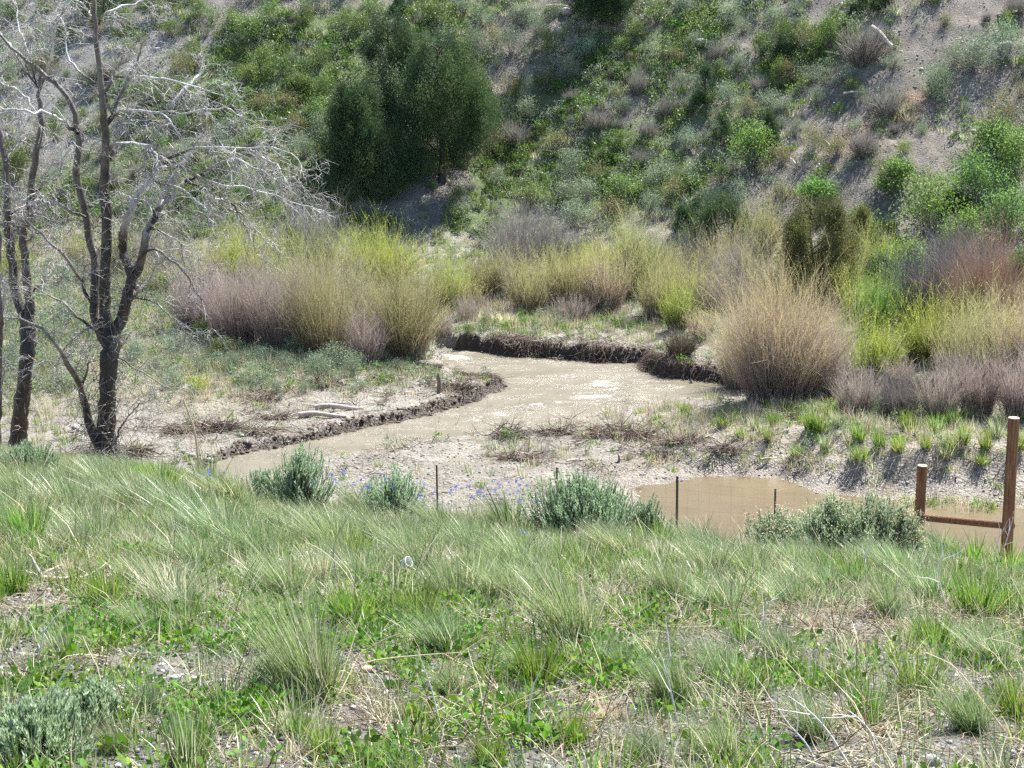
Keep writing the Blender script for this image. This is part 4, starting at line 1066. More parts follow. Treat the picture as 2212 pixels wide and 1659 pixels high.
for (P, w, h, kd) in hsl:
    me = SV[kd][RNG.integers(0, 6)]
    o = obj("sagebrush" if kd == 'sage' else "hill_shrub", me, loc=P - np.array([0, 0, .06]), rotz=RNG.uniform(0, 6.28), scale=(w / 1.25 * 1.02, w / 1.25 * 1.02, h * 1.1))
    sz = "tiny " if w < .62 else "small " if w < .95 else "broad " if w > 1.5 else ""
    auto(o, sz + LOOK[kd], "shrub", "shrubs scattered over the hillside", 'hill')

# low growth, dead litter and stones over the hillside: nobody could count them
lowv = [variant(tussock(46, .22, 'grass_bright', .012, .14, .15, .7, .5, -.05, 2)), variant(shrub(.28, .5, 10, 150, .05, ("bare", "hill_green"), 1.6, seed_clumps=8)),
        variant(shrub(.30, .45, 14, 130, .045, ("bare", "sage"), 1.8, seed_clumps=8)), variant(tussock(40, .26, 'grass_grey', .012, .10, .5, .6, .5, 0, 2)),
        variant(willow(.3, .5, 40, 0, 'bare', .9, stw=.012)[0]), variant(shrub(.16, .6, 6, 170, .05, ("bare", "leafy"), 1.4, seed_clumps=8, lt=(.1, .75)))]
x, y = fan(33000, 50, 76); z = height(x, y); uu, vv = proj(np.stack([x, y, z], -1))
gi_ = np.zeros(len(x))
for (cu, cv, ru, rv_, rot) in [(1180,250,230,60,-.75),(1000,510,90,60,-.9),(1350,330,200,60,-.5),(1450,100,170,60,-.5),(700,150,350,120,-.3),(450,400,350,110,0),(1300,400,200,60,0),(1080,420,80,60,0),(900,70,200,50,-.4),(1700,150,200,50,-.6)]:
    gi_ = np.maximum(gi_, blob(uu, vv, cu, cv, ru, rv_, rot))
nn = (fbm(x * .7, y * .7, 3, 91) + 1) / 2
pr = (.22 + 1.15 * gi_) * (.08 + 1.35 * sstep((nn - .36) / .26)) - .25 * blob(uu, vv, 880, 470, 110, 50) - .10 * sstep((uu - 1700) / 200)
k_ = RNG.uniform(size=len(x)) < pr
x, y, z, gi_, uu, vv = x[k_], y[k_], z[k_], gi_[k_], uu[k_], vv[k_]
n = len(x)
wts = np.stack([.4 + .6 * gi_, .5 + .7 * gi_, .9 - .5 * gi_, .7 - .3 * gi_, .5 - .4 * gi_, .02 + .5 * gi_ ** 2 + 1.5 * blob(uu, vv, 980, 530, 60, 60)], 1); wts /= wts.sum(1)[:, None]
ix = (RNG.uniform(size=n)[:, None] > np.cumsum(wts, 1)).sum(1).clip(0, 5)
scatter("hillside_undergrowth", lowv, np.stack([x, y, z - .02], -1), RNG.uniform(0, 6.28, n), None, RNG.uniform(.6, 1.6, n), ix, "low grass, seedlings and weeds between the shrubs on the slope")
chips = [variant(rock_mesh("chip", mt, 1, .35)) for mt in ('rock_pale', 'rock_tan', 'rock_tan', 'rock_dark')]
x, y = fan(28000, 50.5, 76); z = height(x, y); uu, vv = proj(np.stack([x, y, z], -1))
pr = .35 + .65 * sstep((uu - 1200) / 500) + .5 * blob(uu, vv, 1200, 80, 120, 60)
k_ = RNG.uniform(size=len(x)) < pr; x, y, z = x[k_], y[k_], z[k_]; n = len(x)
scatter("hillside_scree", chips, np.stack([x, y, z], -1), RNG.uniform(0, 6.28, n), RNG.normal(0, .4, (n, 2)) + np.array([.5, 0]), .03 + .10 * RNG.uniform(0, 1, n) ** 3, RNG.choice(4, n, p=[.18, .35, .27, .2]), "loose stone chips strewn over the slope")
# single pale stones and bleached wood on the slope
for (u, v, wp, mt) in [(1515,100,40,'rock_pale'),(1672,28,16,'rock_pale'),(2160,36,18,'rock_pale'),(2172,100,34,'rock_pale'),(1934,104,12,'rock_pale'),(2112,102,18,'rock_pale'),(1756,398,18,'rock_pale'),(2104,286,16,'rock_pale'),
                       (610,262,26,'rock_pale'),(1160,110,26,'rock_pale'),(1225,30,40,'rock_pale'),(1210,70,22,'rock_pale'),(2075,300,12,'rock_pale'),(1890,300,9,'rock_pale'),(1990,155,12,'rock_pale'),(1715,480,16,'rock_pale'),(1540,120,12,'rock_tan')]:
    P = place(u, v); s = wp / pxm(P)
    o = obj("rock", rock_mesh("rock", mt, 2, .55), loc=P, rotz=RNG.uniform(0, 6), scale=s)
    auto(o, "pale stone on the bare slope" if wp > 20 else "small pale stone", "stone", "pale stones lying on the hillside", 'hill')
def log_mesh(L_, r0, r1, bend=.1, mat="drift", k=9, sides=9, name="log", fork=False, knots=True):
    t = np.linspace(0, 1, k)
    P = np.stack([t * L_ - L_ / 2, bend * L_ * np.sin(t * 2.6 + RNG.uniform(0, 3)), .03 * L_ * np.sin(t * 5) + r0], -1)[None]
    R = (r0 + (r1 - r0) * t)[None] * (1 + RNG.normal(0, .05, k))[None]
    g = Geo(); V, F = tubes(P, R, sides); g.add(V, F, .6)
    g.add(V[:sides], [list(range(sides))], .8); g.add(V[-sides:], [list(range(sides))[::-1]], .8)
    if fork:
        P2 = grow(P[0, k // 2][None], np.array([[.7, .6, .3]]), np.array([L_ * .35]), 6, .0, .1)
        V, F = tubes(P2, np.linspace(r1 * .8, r1 * .3, 6)[None], 6); g.add(V, F, .6)
    return g.mesh(name, M[mat])
def lay(name, u, v, wpx, ang, r0, r1, lab, cat, bend=.06, mat="drift", fork=False, group=None, dz=0.0):
    P = place(u, v); L_ = wpx / pxm(P)
    o = obj(name, log_mesh(L_, r0, r1, bend, mat, fork=fork), loc=P + np.array([0, 0, dz]), rotz=ang)
    return tag(o, lab, cat, group)
P = place(1900, 108); o = obj("plank", log_mesh(1.05, .085, .075, .01, "drift", sides=4), loc=P + np.array([0, -.15, .30]), scale=1.25); o.rotation_euler = (0, .5, 2.05 - math.pi)
tag(o, "bleached white length of wood lying downhill on the upper slope", "log")
lay("fallen_branch", 1858, 206, 90, .6, .04, .02, "dark weathered branch lying across the slope under the big grey shrub", "branch", mat="drift")
lay("fallen_branch", 2210, 30, 60, .6, .05, .03, "short pale log near the top right corner", "log")
lay("fallen_branch", 1212, 22, 70, .4, .06, .04, "pale log beside the dark juniper at the top of the slope", "log")
# ============================================================ stream flat: driftwood, stones, flood debris
lay("driftwood_log", 733, 888, 104, .10, .065, .038, "smooth bleached log on the silt bar, the longer and upper of two", "log", .05, dz=.01)
lay("driftwood_log", 697, 905, 104, .02, .058, .036, "smooth bleached log on the silt bar, the lower of two", "log", .03, dz=.01)
lay("driftwood_stick", 950, 822, 44, .5, .016, .010, "thin pale stick on the point of the left bar", "stick", .02)
lay("driftwood_stick", 1010, 824, 56, -.25, .018, .012, "pale stick lying by the dark tip of the left bar", "stick", .02)
lay("driftwood_stick", 650, 838, 60, .8, .014, .01, "grey stick in the flood debris under the sagebrush terrace", "stick", .05, fork=True)
lay("driftwood_stick", 1245, 998, 46, .45, .02, .015, "pale stick beside the green-edged debris mat on the near flat", "stick", .03)
lay("driftwood_stick", 1380, 688, 34, .6, .03, .02, "pale stick on the grassy far bank", "stick", .03)
lay("driftwood_stick", 1660, 1010, 40, .5, .018, .012, "pale stick half sunk in the shiny mud by the pool", "stick", .03)
lay("driftwood_stick", 2010, 965, 36, .35, .018, .012, "pale stick on the tufted bank left of the taller post", "stick", .03)
lay("driftwood_stick", 760, 1012, 70, -.15, .010, .006, "thin dark twig on the gravel just beyond the grass edge", "stick", .06, mat="bank_root" , fork=True)
P = place(925, 795); k = pxm(P)
o = obj("flat_rock", rock_mesh("flat_rock", 'rock_tan', 3, .35), loc=P + np.array([0, 0, .05]), scale=66 / k); tag(o, "flat pale slab of bank overhanging the water left of the riffle head", "rock")
for (u, v, wp, lab) in [(523,945,18,"round pale stone on the left bar below the twin logs"),(452,1000,22,"pale stone at the grass edge near the dry reeds"),(398,978,16,"angular pale stone right of the largest dead tree"),
                        (415,985,20,"flat pale stone right of the largest dead tree, beside an angular one"),(165,928,24,"pale stone between the two dead trunks"),(440,820,10,"small white stone above the yellow bush"),
                        (1090,700,30,"brown hummock of dry grass and soil on the far bank")]:
    P = place(u, v); s = wp / pxm(P)
    if "hummock" in lab:
        o = obj("dry_hummock", tussock(500, .35, 'grass_straw', .01, .3, .8, .8, .9, 0, 3), loc=P); tag(o, lab, "grass tussock"); continue
    o = obj("stone", rock_mesh("stone", 'rock_pale' if wp > 10 else 'rock_pale', 2, .6), loc=P + np.array([0, 0, s * .1]), rotz=u, scale=s); tag(o, lab, "stone")
def debris_mesh(w, d, h, n, mat="debris", thick=.007, ln=.5, grasses=True):
    g = Geo()
    B = np.stack([RNG.normal(0, w / 3.2, n), RNG.normal(0, d / 3.2, n), RNG.uniform(0, h, n) * np.exp(-RNG.uniform(0, 1, n))], -1)
    D = RNG.normal(size=(n, 3)); D[:, 2] *= .22; D[:, 0] *= 1.5
    P = grow(B, D, ln * RNG.uniform(.25, 1.1, n), 5, .03, .22)
    P[..., 2] = np.abs(P[..., 2])
    V, F = tubes(P, np.linspace(thick, thick * .4, 5)[None] * RNG.uniform(.5, 1.7, (n, 1)), 3)
    g.add(V, F, np.repeat(RNG.uniform(0, 1, n) ** 1.6, 15))
    return g.mesh("debris", M[mat])
for (u, v, wp, dp2, hh, n, lab) in [
  (1095,945,60,.5,.28,260,"brush debris heap with a broken pale stub on the near shore"),(1325,945,110,.7,.3,420,"wide heap of dark flood debris near the right end of the shore"),
  (1195,940,60,.5,.2,200,"low debris heap between the two larger ones on the shore"),(1385,950,70,.5,.22,220,"debris heap right of the wide one"),
  (960,945,80,.4,.14,240,"low mat of twigs at the water's edge left of the heaps"),(1125,995,90,.4,.15,300,"twig mat with green sprouts on the near flat"),
  (1480,960,90,.6,.2,260,"brown debris on the right of the shore below the grass"),(1420,985,80,.5,.12,180,"thin debris line on the wet mud near the pool"),
  (900,808,70,.5,.2,240,"dark debris caught on the left bar under the slab"),(830,822,60,.4,.18,200,"dark debris below the sagebrush terrace"),(700,835,90,.4,.16,240,"dark debris line under the grey sagebrush"),
  (560,868,70,.4,.16,200,"flood debris right of the dry grass on the left bar"),(470,930,110,.5,.2,360,"wide dark debris bank below the dry reeds"),(390,935,80,.5,.2,240,"debris bank left of the wide one, by the dead tree"),
  (560,940,60,.4,.14,180,"small dark debris clump on the left bar edge"),(985,842,70,.5,.22,300,"dark tangle at the tip of the left bar"),(600,905,60,.3,.1,140,"thin debris patch left of the twin logs"),
  (1700,905,60,.4,.15,140,"debris at the foot of the largest willow"),(280,985,110,.5,.25,320,"tangle of twigs right of the largest dead trunk"),(185,1000,90,.5,.3,260,"tangle of twigs left of the largest dead trunk"),(1560,985,70,.4,.12,160,"debris at the top of the shiny mud")]:
    P = place(u, v); w = wp / pxm(P)
    o = obj("debris_heap", debris_mesh(w * .8, dp2 * .7, hh * .8, int(n * .75)), loc=P); tag(o, lab, "debris heap", "flood debris left on the stream flat")
# matted roots and thatch draped over the cut banks
gb = Geo()
seg = []
for i in range(len(SXY)):
    a, b_ = SXY[i], SXY[(i + 1) % len(SXY)]
    Hb = (STREAM[i, 2] + STREAM[(i + 1) % len(SXY), 2]) / 2
    if Hb < .11 or STREAM[i, 3] > .24 or STREAM[i, 1] > 1000: continue
    u_a = (STREAM[i, 0] + STREAM[(i + 1) % len(SXY), 0]) / 2
    L_ = np.hypot(*(b_ - a)); far = STREAM[i, 1] < 840 and STREAM[i, 0] > 1030
    n = int(L_ * (420 if far else 130)); n = min(n, 4200)
    t = RNG.uniform(0, 1, n)
    nrm = np.array([b_[1] - a[1], -(b_[0] - a[0])]) / L_
    mid_ = a + (b_ - a) * .5
    if sdist(np.array([mid_[0] + nrm[0] * .2]), np.array([mid_[1] + nrm[1] * .2]), SXY)[0] < 0: nrm = -nrm   # outward
    off = RNG.uniform(-.05, .14, n) if not far else RNG.uniform(-.05, .55, n) * (.3 + .9 * vnoise(t * L_ * 1.6 + i * 7, t * 0, 4))
    Q = a + (b_ - a) * t[:, None] + nrm * off[:, None] + RNG.normal(0, .08, (n, 2))
    zz = height(Q[:, 0], Q[:, 1])
    B = np.stack([Q[:, 0], Q[:, 1], zz + RNG.uniform(0, .12 if far else .05, n)], -1)
    D = np.concatenate([np.broadcast_to(-nrm, (n, 2)) * RNG.uniform(.1, 1.2, (n, 1)) + RNG.normal(0, .7, (n, 2)), RNG.uniform(-.1, .5, (n, 1))], 1)
    kp = (vnoise(Q[:, 0] * 1.9, Q[:, 1] * 1.9, 55) > .45) | (RNG.uniform(size=n) < .22)
    B, D = B[kp], D[kp]; n = len(B)
    P_ = grow(B, D, RNG.uniform(.08, .42 if far else .13, n), 5, .3, .18)
    P_[..., 2] = np.maximum(P_[..., 2], .0)
    V, F = tubes(P_, np.linspace(.0055 if far else .004, .002, 5)[None] * RNG.uniform(.6, 1.5, (n, 1)), 3)
    gb.add(V, F, np.repeat(RNG.uniform(0, .95, n) ** 1.5, 15))
tag(obj("bank_thatch", gb.mesh("bank_thatch", M["bank_root"])), "dark matted roots and dead grass hanging over the cut banks", kind='stuff')

# stubs standing in the shallows and on the bar
for (u, v, hp, wp, lab) in [(947,850,44,10,"dark broken snag standing at the water on the left bar"),(1492,852,30,12,"short wooden stub in the shallows at the right of the riffles"),(1335,1000,16,6,"short dark stub at the pool's upper shore")]:
    P = place(u, v); k = pxm(P)
    g = Geo(); Pp = spline([(0, 0, -.1), (.02, 0, hp / k * .5), (.0, .03, hp / k)], 8)[None]
    V, F = tubes(Pp, (np.linspace(1.1, .55, 8) * wp / k / 2)[None] * (1 + RNG.normal(0, .12, 8)), 7); g.add(V, F, RNG.uniform(.2, .8))
    g.add(V[-7:], [list(range(7))], .8)
    tag(obj("snag", g.mesh("snag", M["debris"]), loc=P), lab, "snag")

# vegetation of the flat
FL = []
def flat_sage(u, v, wp, hp, kd='sage'):
    P = place(u, v); k = pxm(P); w, h = wp / k, hp / k
    o = obj("sagebrush" if kd == 'sage' else "flat_shrub", SV[kd][RNG.integers(0, 6)], loc=P - np.array([0, 0, .03]), rotz=RNG.uniform(0, 6), scale=(w / 1.25, w / 1.25, h))
    auto(o, LOOK[kd], "shrub", "low shrubs on the stream flat", 'flat')
for a in [(560,790,60,44),(540,830,70,50),(720,800,100,60),(690,822,90,56),(760,812,70,50),(640,770,70,44),(480,770,80,40,'green'),(430,810,70,50),(620,800,70,40),(500,800,60,40),(600,850,44,34),(660,850,40,34),
          (110,800,70,50),(130,850,80,50),(60,830,60,50),(20,800,60,46),(100,740,70,50),(150,700,70,50),(380,760,90,50),(340,800,70,40),(440,730,60,40,'green'),(820,790,60,40),(860,806,50,30),(780,842,40,26),(380,840,60,44),(300,770,60,40),
          (1960,890,60,50),(1900,900,50,40),(2100,905,50,36),(1010,720,50,24,'green'),(1050,706,44,24,'green'),(560,620,60,40),(350,640,80,50,'green'),(130,620,80,50),(60,560,80,50,'olive'),(330,560,80,50,'olive'),(230,600,70,40,'olive')]:
    flat_sage(*a)
tv_ = [tussock(150, .3, 'grass_bright', .008, .08, .25, .45, .7, -.12, 3) for _ in range(3)] + [tussock(150, .3, 'grass_grey', .008, .08, .3, .45, .7, -.12, 3) for _ in range(2)]
TF = [(1660,962,40,40),(1670,920,36,44),(1750,930,60,50),(1770,945,50,50),(1810,925,50,40),(1790,905,50,36),(1855,960,60,50),(1880,930,50,40),(1960,930,60,50),(1990,910,50,36),(2020,940,60,46),(2060,925,60,46),(2090,905,40,36),(2080,960,60,50),
      (2130,975,60,50),(2150,945,60,44),(2160,920,50,40),(1900,975,60,40),(1860,1000,70,40),(1940,985,60,40),(2000,975,50,36),(2050,985,60,40),(2200,985,60,50),(1600,950,50,34),(1630,930,44,34),(1560,925,50,30),(1720,990,50,34),(1780,975,50,36),
      (1700,880,90,20),(1760,884,90,18),(1820,890,80,20),(2040,1000,60,36),(2120,1010,60,30),(1590,900,60,26),(1520,905,60,24),(2190,905,50,36),(1480,890,50,24),(1930,910,36,34)]
for (u, v, wp, hp) in TF:
    P = place(u, v); k = pxm(P)
    j = RNG.integers(0, 5)
    o = obj("grass_tussock", tv_[j], loc=P, rotz=RNG.uniform(-.5, .5), scale=(wp / k / .42, wp / k / .42, hp / k / .27))
    auto(o, "fresh green tuft" if j < 3 else "grey-green tuft", "grass tuft", "tufts of grass on the bank right of the stream", 'bank')
fv = [variant(tussock(36, .2, 'grass_grey', .009, .10, .35, .5, .6, -.1, 2)), variant(tussock(36, .16, 'grass_bright', .009, .10, .2, .5, .6, -.1, 2)), variant(tussock(26, .26, 'grass_straw', .007, .10, .5, .45, .6, -.1, 3)),
      variant(willow(.42, .3, 14, 0, 'willow_red', .3, stw=.008)[0]), variant(shrub(.14, .4, 4, 90, .035, ("bare", "forb"), 1.5, seed_clumps=6)), variant(shrub(.22, .35, 12, 110, .035, ("bare", "sage"), 1.8, seed_clumps=7))]
x, y = fan(60000, 22, 53, .37)
z, inf = height(x, y, True); uu, vv = proj(np.stack([x, y, z], -1))
p_ = .03 + 0 * x
gw = np.stack([.5 + 0 * x, .2 + 0 * x, .4 + 0 * x, .05 + 0 * x, .1 + 0 * x, .15 + 0 * x], 1)
def addz(cu, cv, ru, rv_, amt, w6, rot=0):
    global p_, gw
    b_ = blob(uu, vv, cu, cv, ru, rv_, rot)
    p_ = p_ + amt * b_; gw = gw + np.array(w6)[None] * (b_ * 4)[:, None]
addz(1230, 705, 200, 16, 1.0, [1.6, .9, .2, 0, .2, 0]); addz(1560, 900, 160, 22, .5, [.8, .8, .8, .3, .2, 0]); addz(1950, 945, 300, 50, .5, [1, .8, 1, .1, .2, .1])
addz(1850, 882, 150, 8, .8, [0, 2, 0, 0, 1, 0]); addz(1350, 925, 120, 18, .25, [.3, .3, 1, .6, .1, 0]); addz(1150, 990, 120, 14, .15, [.3, .4, .6, .6, .2, 0]); addz(1500, 960, 120, 25, .3, [.6, .5, 1, .4, .1, 0])
addz(620, 790, 260, 40, .75, [1, .3, .7, .1, .2, 1]); addz(100, 760, 160, 110, .8, [1, .5, .6, 0, .2, 1]); addz(420, 850, 130, 36, .5, [.6, .2, 1.5, 0, 0, .4]); addz(120, 900, 110, 30, .15, [.5, .2, 1, 0, 0, .1])
addz(1500, 740, 120, 30, .4, [.3, .6, .8, .3, .1, 0]); addz(1200, 660, 420, 40, .4, [.6, .2, 1, .6, 0, .3]); addz(1950, 780, 260, 60, .25, [.4, .4, .8, .6, 0, .2]); addz(1750, 1000, 300, 20, .25, [.3, .2, 1, .2, 0, 0])
addz(600, 640, 400, 60, .7, [.8, .5, 1, .2, 0, .5]); addz(2000, 650, 250, 60, .6, [.6, .8, .6, .2, .4, .2]); addz(2050, 1085, 130, 30, .35, [.3, .6, .8, 0, .2, 0]); addz(1500, 590, 250, 40, .5, [.5, .6, .6, .3, .2, .3])
addz(300, 620, 350, 90, .5, [1, .5, .6, .1, .2, .6]); addz(1250, 560, 300, 30, .6, [.5, .8, .5, .2, .4, .4])
p_ = p_ * (inf['ds'] > .12) * ((inf['dp'] > .25) | (uu > 1900)) * (~inf['fore'] | (vv < 1010)) * (.35 + 1.2 * (fbm(x * 1.3, y * 1.3, 3, 95) + 1) / 2)
k_ = RNG.uniform(size=len(x)) < p_
x, y, z, gw = x[k_], y[k_], z[k_], gw[k_] / gw[k_].sum(1)[:, None]; n = len(x)
ix = (RNG.uniform(size=n)[:, None] > np.cumsum(gw, 1)).sum(1).clip(0, 5)
scatter("flat_vegetation", fv, np.stack([x, y, z - .01], -1), RNG.normal(0, .6, n), None, RNG.uniform(.55, 1.35, n), ix, "thin grass and weeds growing on the silt of the stream flat")
# gravel on the bars
pebs = [variant(rock_mesh("bar_pebble", mt, 1, .6)) for mt in ('rock_pale', 'rock_tan', 'rock_tan', 'rock_dark')]
x, y = fan(52000, 23, 44, .37); z, inf = height(x, y, True); uu, vv = proj(np.stack([x, y, z], -1))
pr = (.18 + .8 * blob(uu, vv, 850, 1010, 420, 60) + .5 * blob(uu, vv, 760, 910, 300, 50) + .6 * blob(uu, vv, 1600, 1015, 300, 26) + .5 * blob(uu, vv, 2000, 1060, 200, 40)) * (inf['ds'] > .03) * (inf['dp'] > -.35)
k_ = (RNG.uniform(size=len(x)) < pr) & ~inf['fore']; x, y, z = x[k_], y[k_], z[k_]; n = len(x)
scatter("bar_gravel", pebs, np.stack([x, y, z], -1), RNG.uniform(0, 6.28, n), None, .02 + .065 * RNG.uniform(0, 1, n) ** 2.5, RNG.choice(4, n, p=[.2, .35, .25, .2]), "gravel and clods scattered on the silt flat")
# twig litter on the bars
tws = [variant(debris_mesh(.25, .2, .03, 9, "debris", .005, .3)) for _ in range(3)] + [variant(debris_mesh(.3, .2, .03, 8, "grass_straw", .004, .3))]
x, y = fan(9000, 23, 42, .37); z, inf = height(x, y, True); uu, vv = proj(np.stack([x, y, z], -1))
pr = (.10 + .3 * blob(uu, vv, 1280, 940, 220, 25) + .35 * blob(uu, vv, 700, 880, 330, 50) + .6 * blob(uu, vv, 1650, 980, 250, 30) + .6 * blob(uu, vv, 1350, 750, 200, 20)+ .6 * blob(uu, vv, 1900, 820, 250, 50)) * (inf['ds'] > .05) * (inf['dp'] > -.1)
k_ = (RNG.uniform(size=len(x)) < pr) & ~inf['fore']; x, y, z = x[k_], y[k_], z[k_]; n = len(x)
scatter("twig_litter", tws, np.stack([x, y, z + .01], -1), RNG.uniform(0, 6.28, n), None, RNG.uniform(.5, 1.6, n), RNG.choice(4, n), "scattered twigs and straw dropped by the flood")
# dry reeds leaning by the dead tree and thin standing stems on the near shore
def reeds(u, v, n, h, spread, lean, mat, w=.007, lab="", name="dry_reed_clump", cat="dry reeds", az0=np.pi):
    P = place(u, v)
    B = np.stack([RNG.normal(0, spread, n), RNG.normal(0, spread * .4, n), np.zeros(n)], -1)
    V, F, _ = blades(B, np.full(n, az0) + RNG.normal(0, .25, n), h * RNG.uniform(.6, 1.1, n), np.full(n, w), lean * RNG.uniform(.7, 1.2, n), RNG.uniform(-.1, .15, n), 4)
    o = obj(name, Geo().add(V, F, np.repeat(RNG.uniform(.3, 1, n), 10)).mesh(name, M[mat]), loc=P)
    return tag(o, lab, cat)
reeds(470, 1000, 16, 1.5, .35, .45, 'grass_straw', .010, "tall dry tan reeds leaning left beside the largest dead tree")
reeds(425, 905, 90, .45, .5, .35, 'grass_straw', .008, "soft clump of dry tan grass behind the leaning reeds")
for (u, v, n, h) in [(1060,925,5,.7),(1175,990,5,.9),(1010,905,4,.8),(1290,885,5,.8),(1350,890,4,.7),(1550,960,4,.7),(1120,905,4,.6),(1450,905,5,.6),(1230,935,6,.6),(1080,965,3,.6)]:
    P = place(u, v)
    me = willow(h, .3, n, 0, 'bare', .25, stw=.007, base_r=.3)[0]
    auto(obj("dry_stalk", me, loc=P), "thin stalks", "stalks", "thin dead stalks standing on the near shore", 'bank')
# big leaning dead stem right of the tree
P0 = at_y(437, 1010, 23.2); P0[2] = height(P0[0], P0[1]); 
Pm = np.stack([P0, at_y(425, 960, 23.2), at_y(410, 900, 23.2), at_y(395, 860, 23.2)])
V, F = tubes((spline(Pm, 9) - P0)[None], np.linspace(.022, .012, 9)[None], 6)
tag(obj("dead_stalk", Geo().add(V, F, .9).mesh("dead_stalk", M["grass_straw"]), loc=P0), "thick bleached stem leaning left over the silt, right of the largest dead tree", "dead stem")

# ============================================================ fence
fence = obj("wire_fence", None, loc=(0, 23, 0)); tag(fence, "wire fence with dark steel stakes and two brown wooden posts joined by a rail", "fence")
FO = np.array([0, 23, 0.])
def wood_post(u_top, v_top, y, r, hgt_extra=.6, lean_u=0):
    top = at_y(u_top, v_top, y); bz = height(top[0], y) - hgt_extra
    bot = np.array([top[0] + lean_u, y, bz])
    k = 14; t = np.linspace(0, 1, k)[:, None]
    P = (bot + (top - bot) * t)[None]
    R = np.full((1, k), r) * np.linspace(1.06, .97, k)[None] * (1 + RNG.normal(0, .008, k))
    V, F = tubes(P, R, 20)
    g = Geo().add(V - FO, F, .5, 0)
    rim = V[-20:]; cen = rim.mean(0); inner = cen + (rim - cen) * .92 + np.array([0, 0, .008])
    g.add(np.vstack([rim, inner]) - FO, [[i, (i + 1) % 20, 20 + (i + 1) % 20, 20 + i] for i in range(20)], .5, 1)
    g.add(inner - FO, [list(range(20))], .5, 1)
    obj("wooden_post", g.mesh("wooden_post", [M["post"], M["post_end"]], smooth=False), parent=fence)
    return top, bot
t1, b1 = wood_post(1992.5, 1006, 24.3, .082)
t2, b2 = wood_post(2190, 903, 22.3, .084, lean_u=.04)
def rod(a, b_, r, mat, name, sides=8, parent=fence, k=6):
    P = (np.asarray(a) + (np.asarray(b_) - np.asarray(a)) * np.linspace(0, 1, k)[:, None])[None]
    V, F = tubes(P, np.full((1, k), r), sides)
    return obj(name, Geo().add(V - FO, F, .5).mesh(name, M[mat]), parent=parent)
ra = at_y(1996, 1118, 24.25); rb = at_y(2186, 1136, 22.4)
rod(ra, rb, .058, "post", "rail", 12)
# lower post stub seen behind, near the taller post
sa = at_y(2128, 1160, 24.6)
low = obj("low_post", None, loc=(sa[0], 24.6, height(sa[0], 24.6))); tag(low, "short dark wooden post with a cross piece in the wet mud behind the rail", "post")
lo_ = np.array(low.location)
V, F = tubes(spline([(0, 0, -.3), (0, 0, .2), (.01, 0, sa[2] - lo_[2])], 6)[None], np.full((1, 6), .075), 12)
obj("stake", Geo().add(V, F, .5).add(V[-12:], [list(range(12))], .5).mesh("stake", M["post"]), parent=low)
V, F = tubes((np.array([[-.1, .05, sa[2] - lo_[2] + .02]]) + np.array([[1., -.25, -.12]]) * np.linspace(0, 1, 5)[:, None])[None], np.full((1, 5), .06), 10)
obj("cross_piece", Geo().add(V, F, .5).mesh("cross_piece", M["post"]), parent=low)
TP = [(943, 1005, 22.4), (1203, 1010, 22.2), (1463, 1029, 21.8), (1675, 1056, 21.5)]
tops = []
for (u, v, y) in TP:
    top = at_y(u, v, y); bz = height(top[0], y) - .4
    a, b_, c = (.014, .004, .022) if u in (1203, 1675, 943) else (.018, .004, .028)
    sec = np.array([(-a, 0), (a, 0), (a, b_), (b_ / 2, b_), (b_ / 2, c), (-b_ / 2, c), (-b_ / 2, b_), (-a, b_)])
    g = Geo(); zb, zt = bz, top[2]
    V = np.array([(top[0] + p[0] + (.02 if zz == zb else 0), y + p[1], zz) for zz in (zb, zt) for p in sec])
    g.add(V - FO, [[i, (i + 1) % 8, 8 + (i + 1) % 8, 8 + i] for i in range(8)], .5); g.add(V[8:] - FO, [list(range(8))], .5)
    for zz in np.arange(zt - .05, bz + .4, -.055):                    # studs
        V = np.array([(top[0] + sx * .008, y + sy - .012, zz + sz) for sz in (0, .02) for sx, sy in ((-1, 0), (1, 0), (1, .012), (-1, .012))])
        g.add(V - FO, [[0, 1, 5, 4], [1, 2, 6, 5], [2, 3, 7, 6], [3, 0, 4, 7], [4, 5, 6, 7]], .5)
    obj("steel_stake", g.mesh("steel_stake", M["tpost"]), parent=fence)
    tops.append(top)
# woven wire between the stakes and on to the posts
line = tops + [np.array([t1[0] - .05, 24.2, tops[-1][2] - .05])]
gwire = Geo()
for a, b_ in zip(line[:-1], line[1:]):
    ga, gb_ = height(a[0], a[1]), height(b_[0], b_[1])
    for f in np.linspace(.03, .97, 9):
        P = np.stack([a + (b_ - a) * s for s in np.linspace(0, 1, 5)]); za = ga + (a[2] - ga) * f; zb = gb_ + (b_[2] - gb_) * f
        P[:, 2] = za + (zb - za) * np.linspace(0, 1, 5) - .015 * np.sin(np.linspace(0, np.pi, 5)); P[:, 1] -= .02
        V, F = tubes(P[None], np.full((1, 5), .0011), 3); gwire.add(V - FO, F, .5)
    nvt = int(np.linalg.norm(b_ - a) / .15)
    for s in np.linspace(0, 1, nvt + 1)[1:-1]:
        c = a + (b_ - a) * s; g0 = ga + (gb_ - ga) * s
        V, F = tubes(np.array([[c[0], c[1] - .02, g0], [c[0], c[1] - .02, (g0 + c[2]) / 2], [c[0], c[1] - .02, c[2] - .03]])[None], np.full((1, 3), .0009), 3); gwire.add(V - FO, F, .5)
tag(obj("woven_wire", gwire.mesh("woven_wire", M["wire"]), parent=fence), kind='stuff')
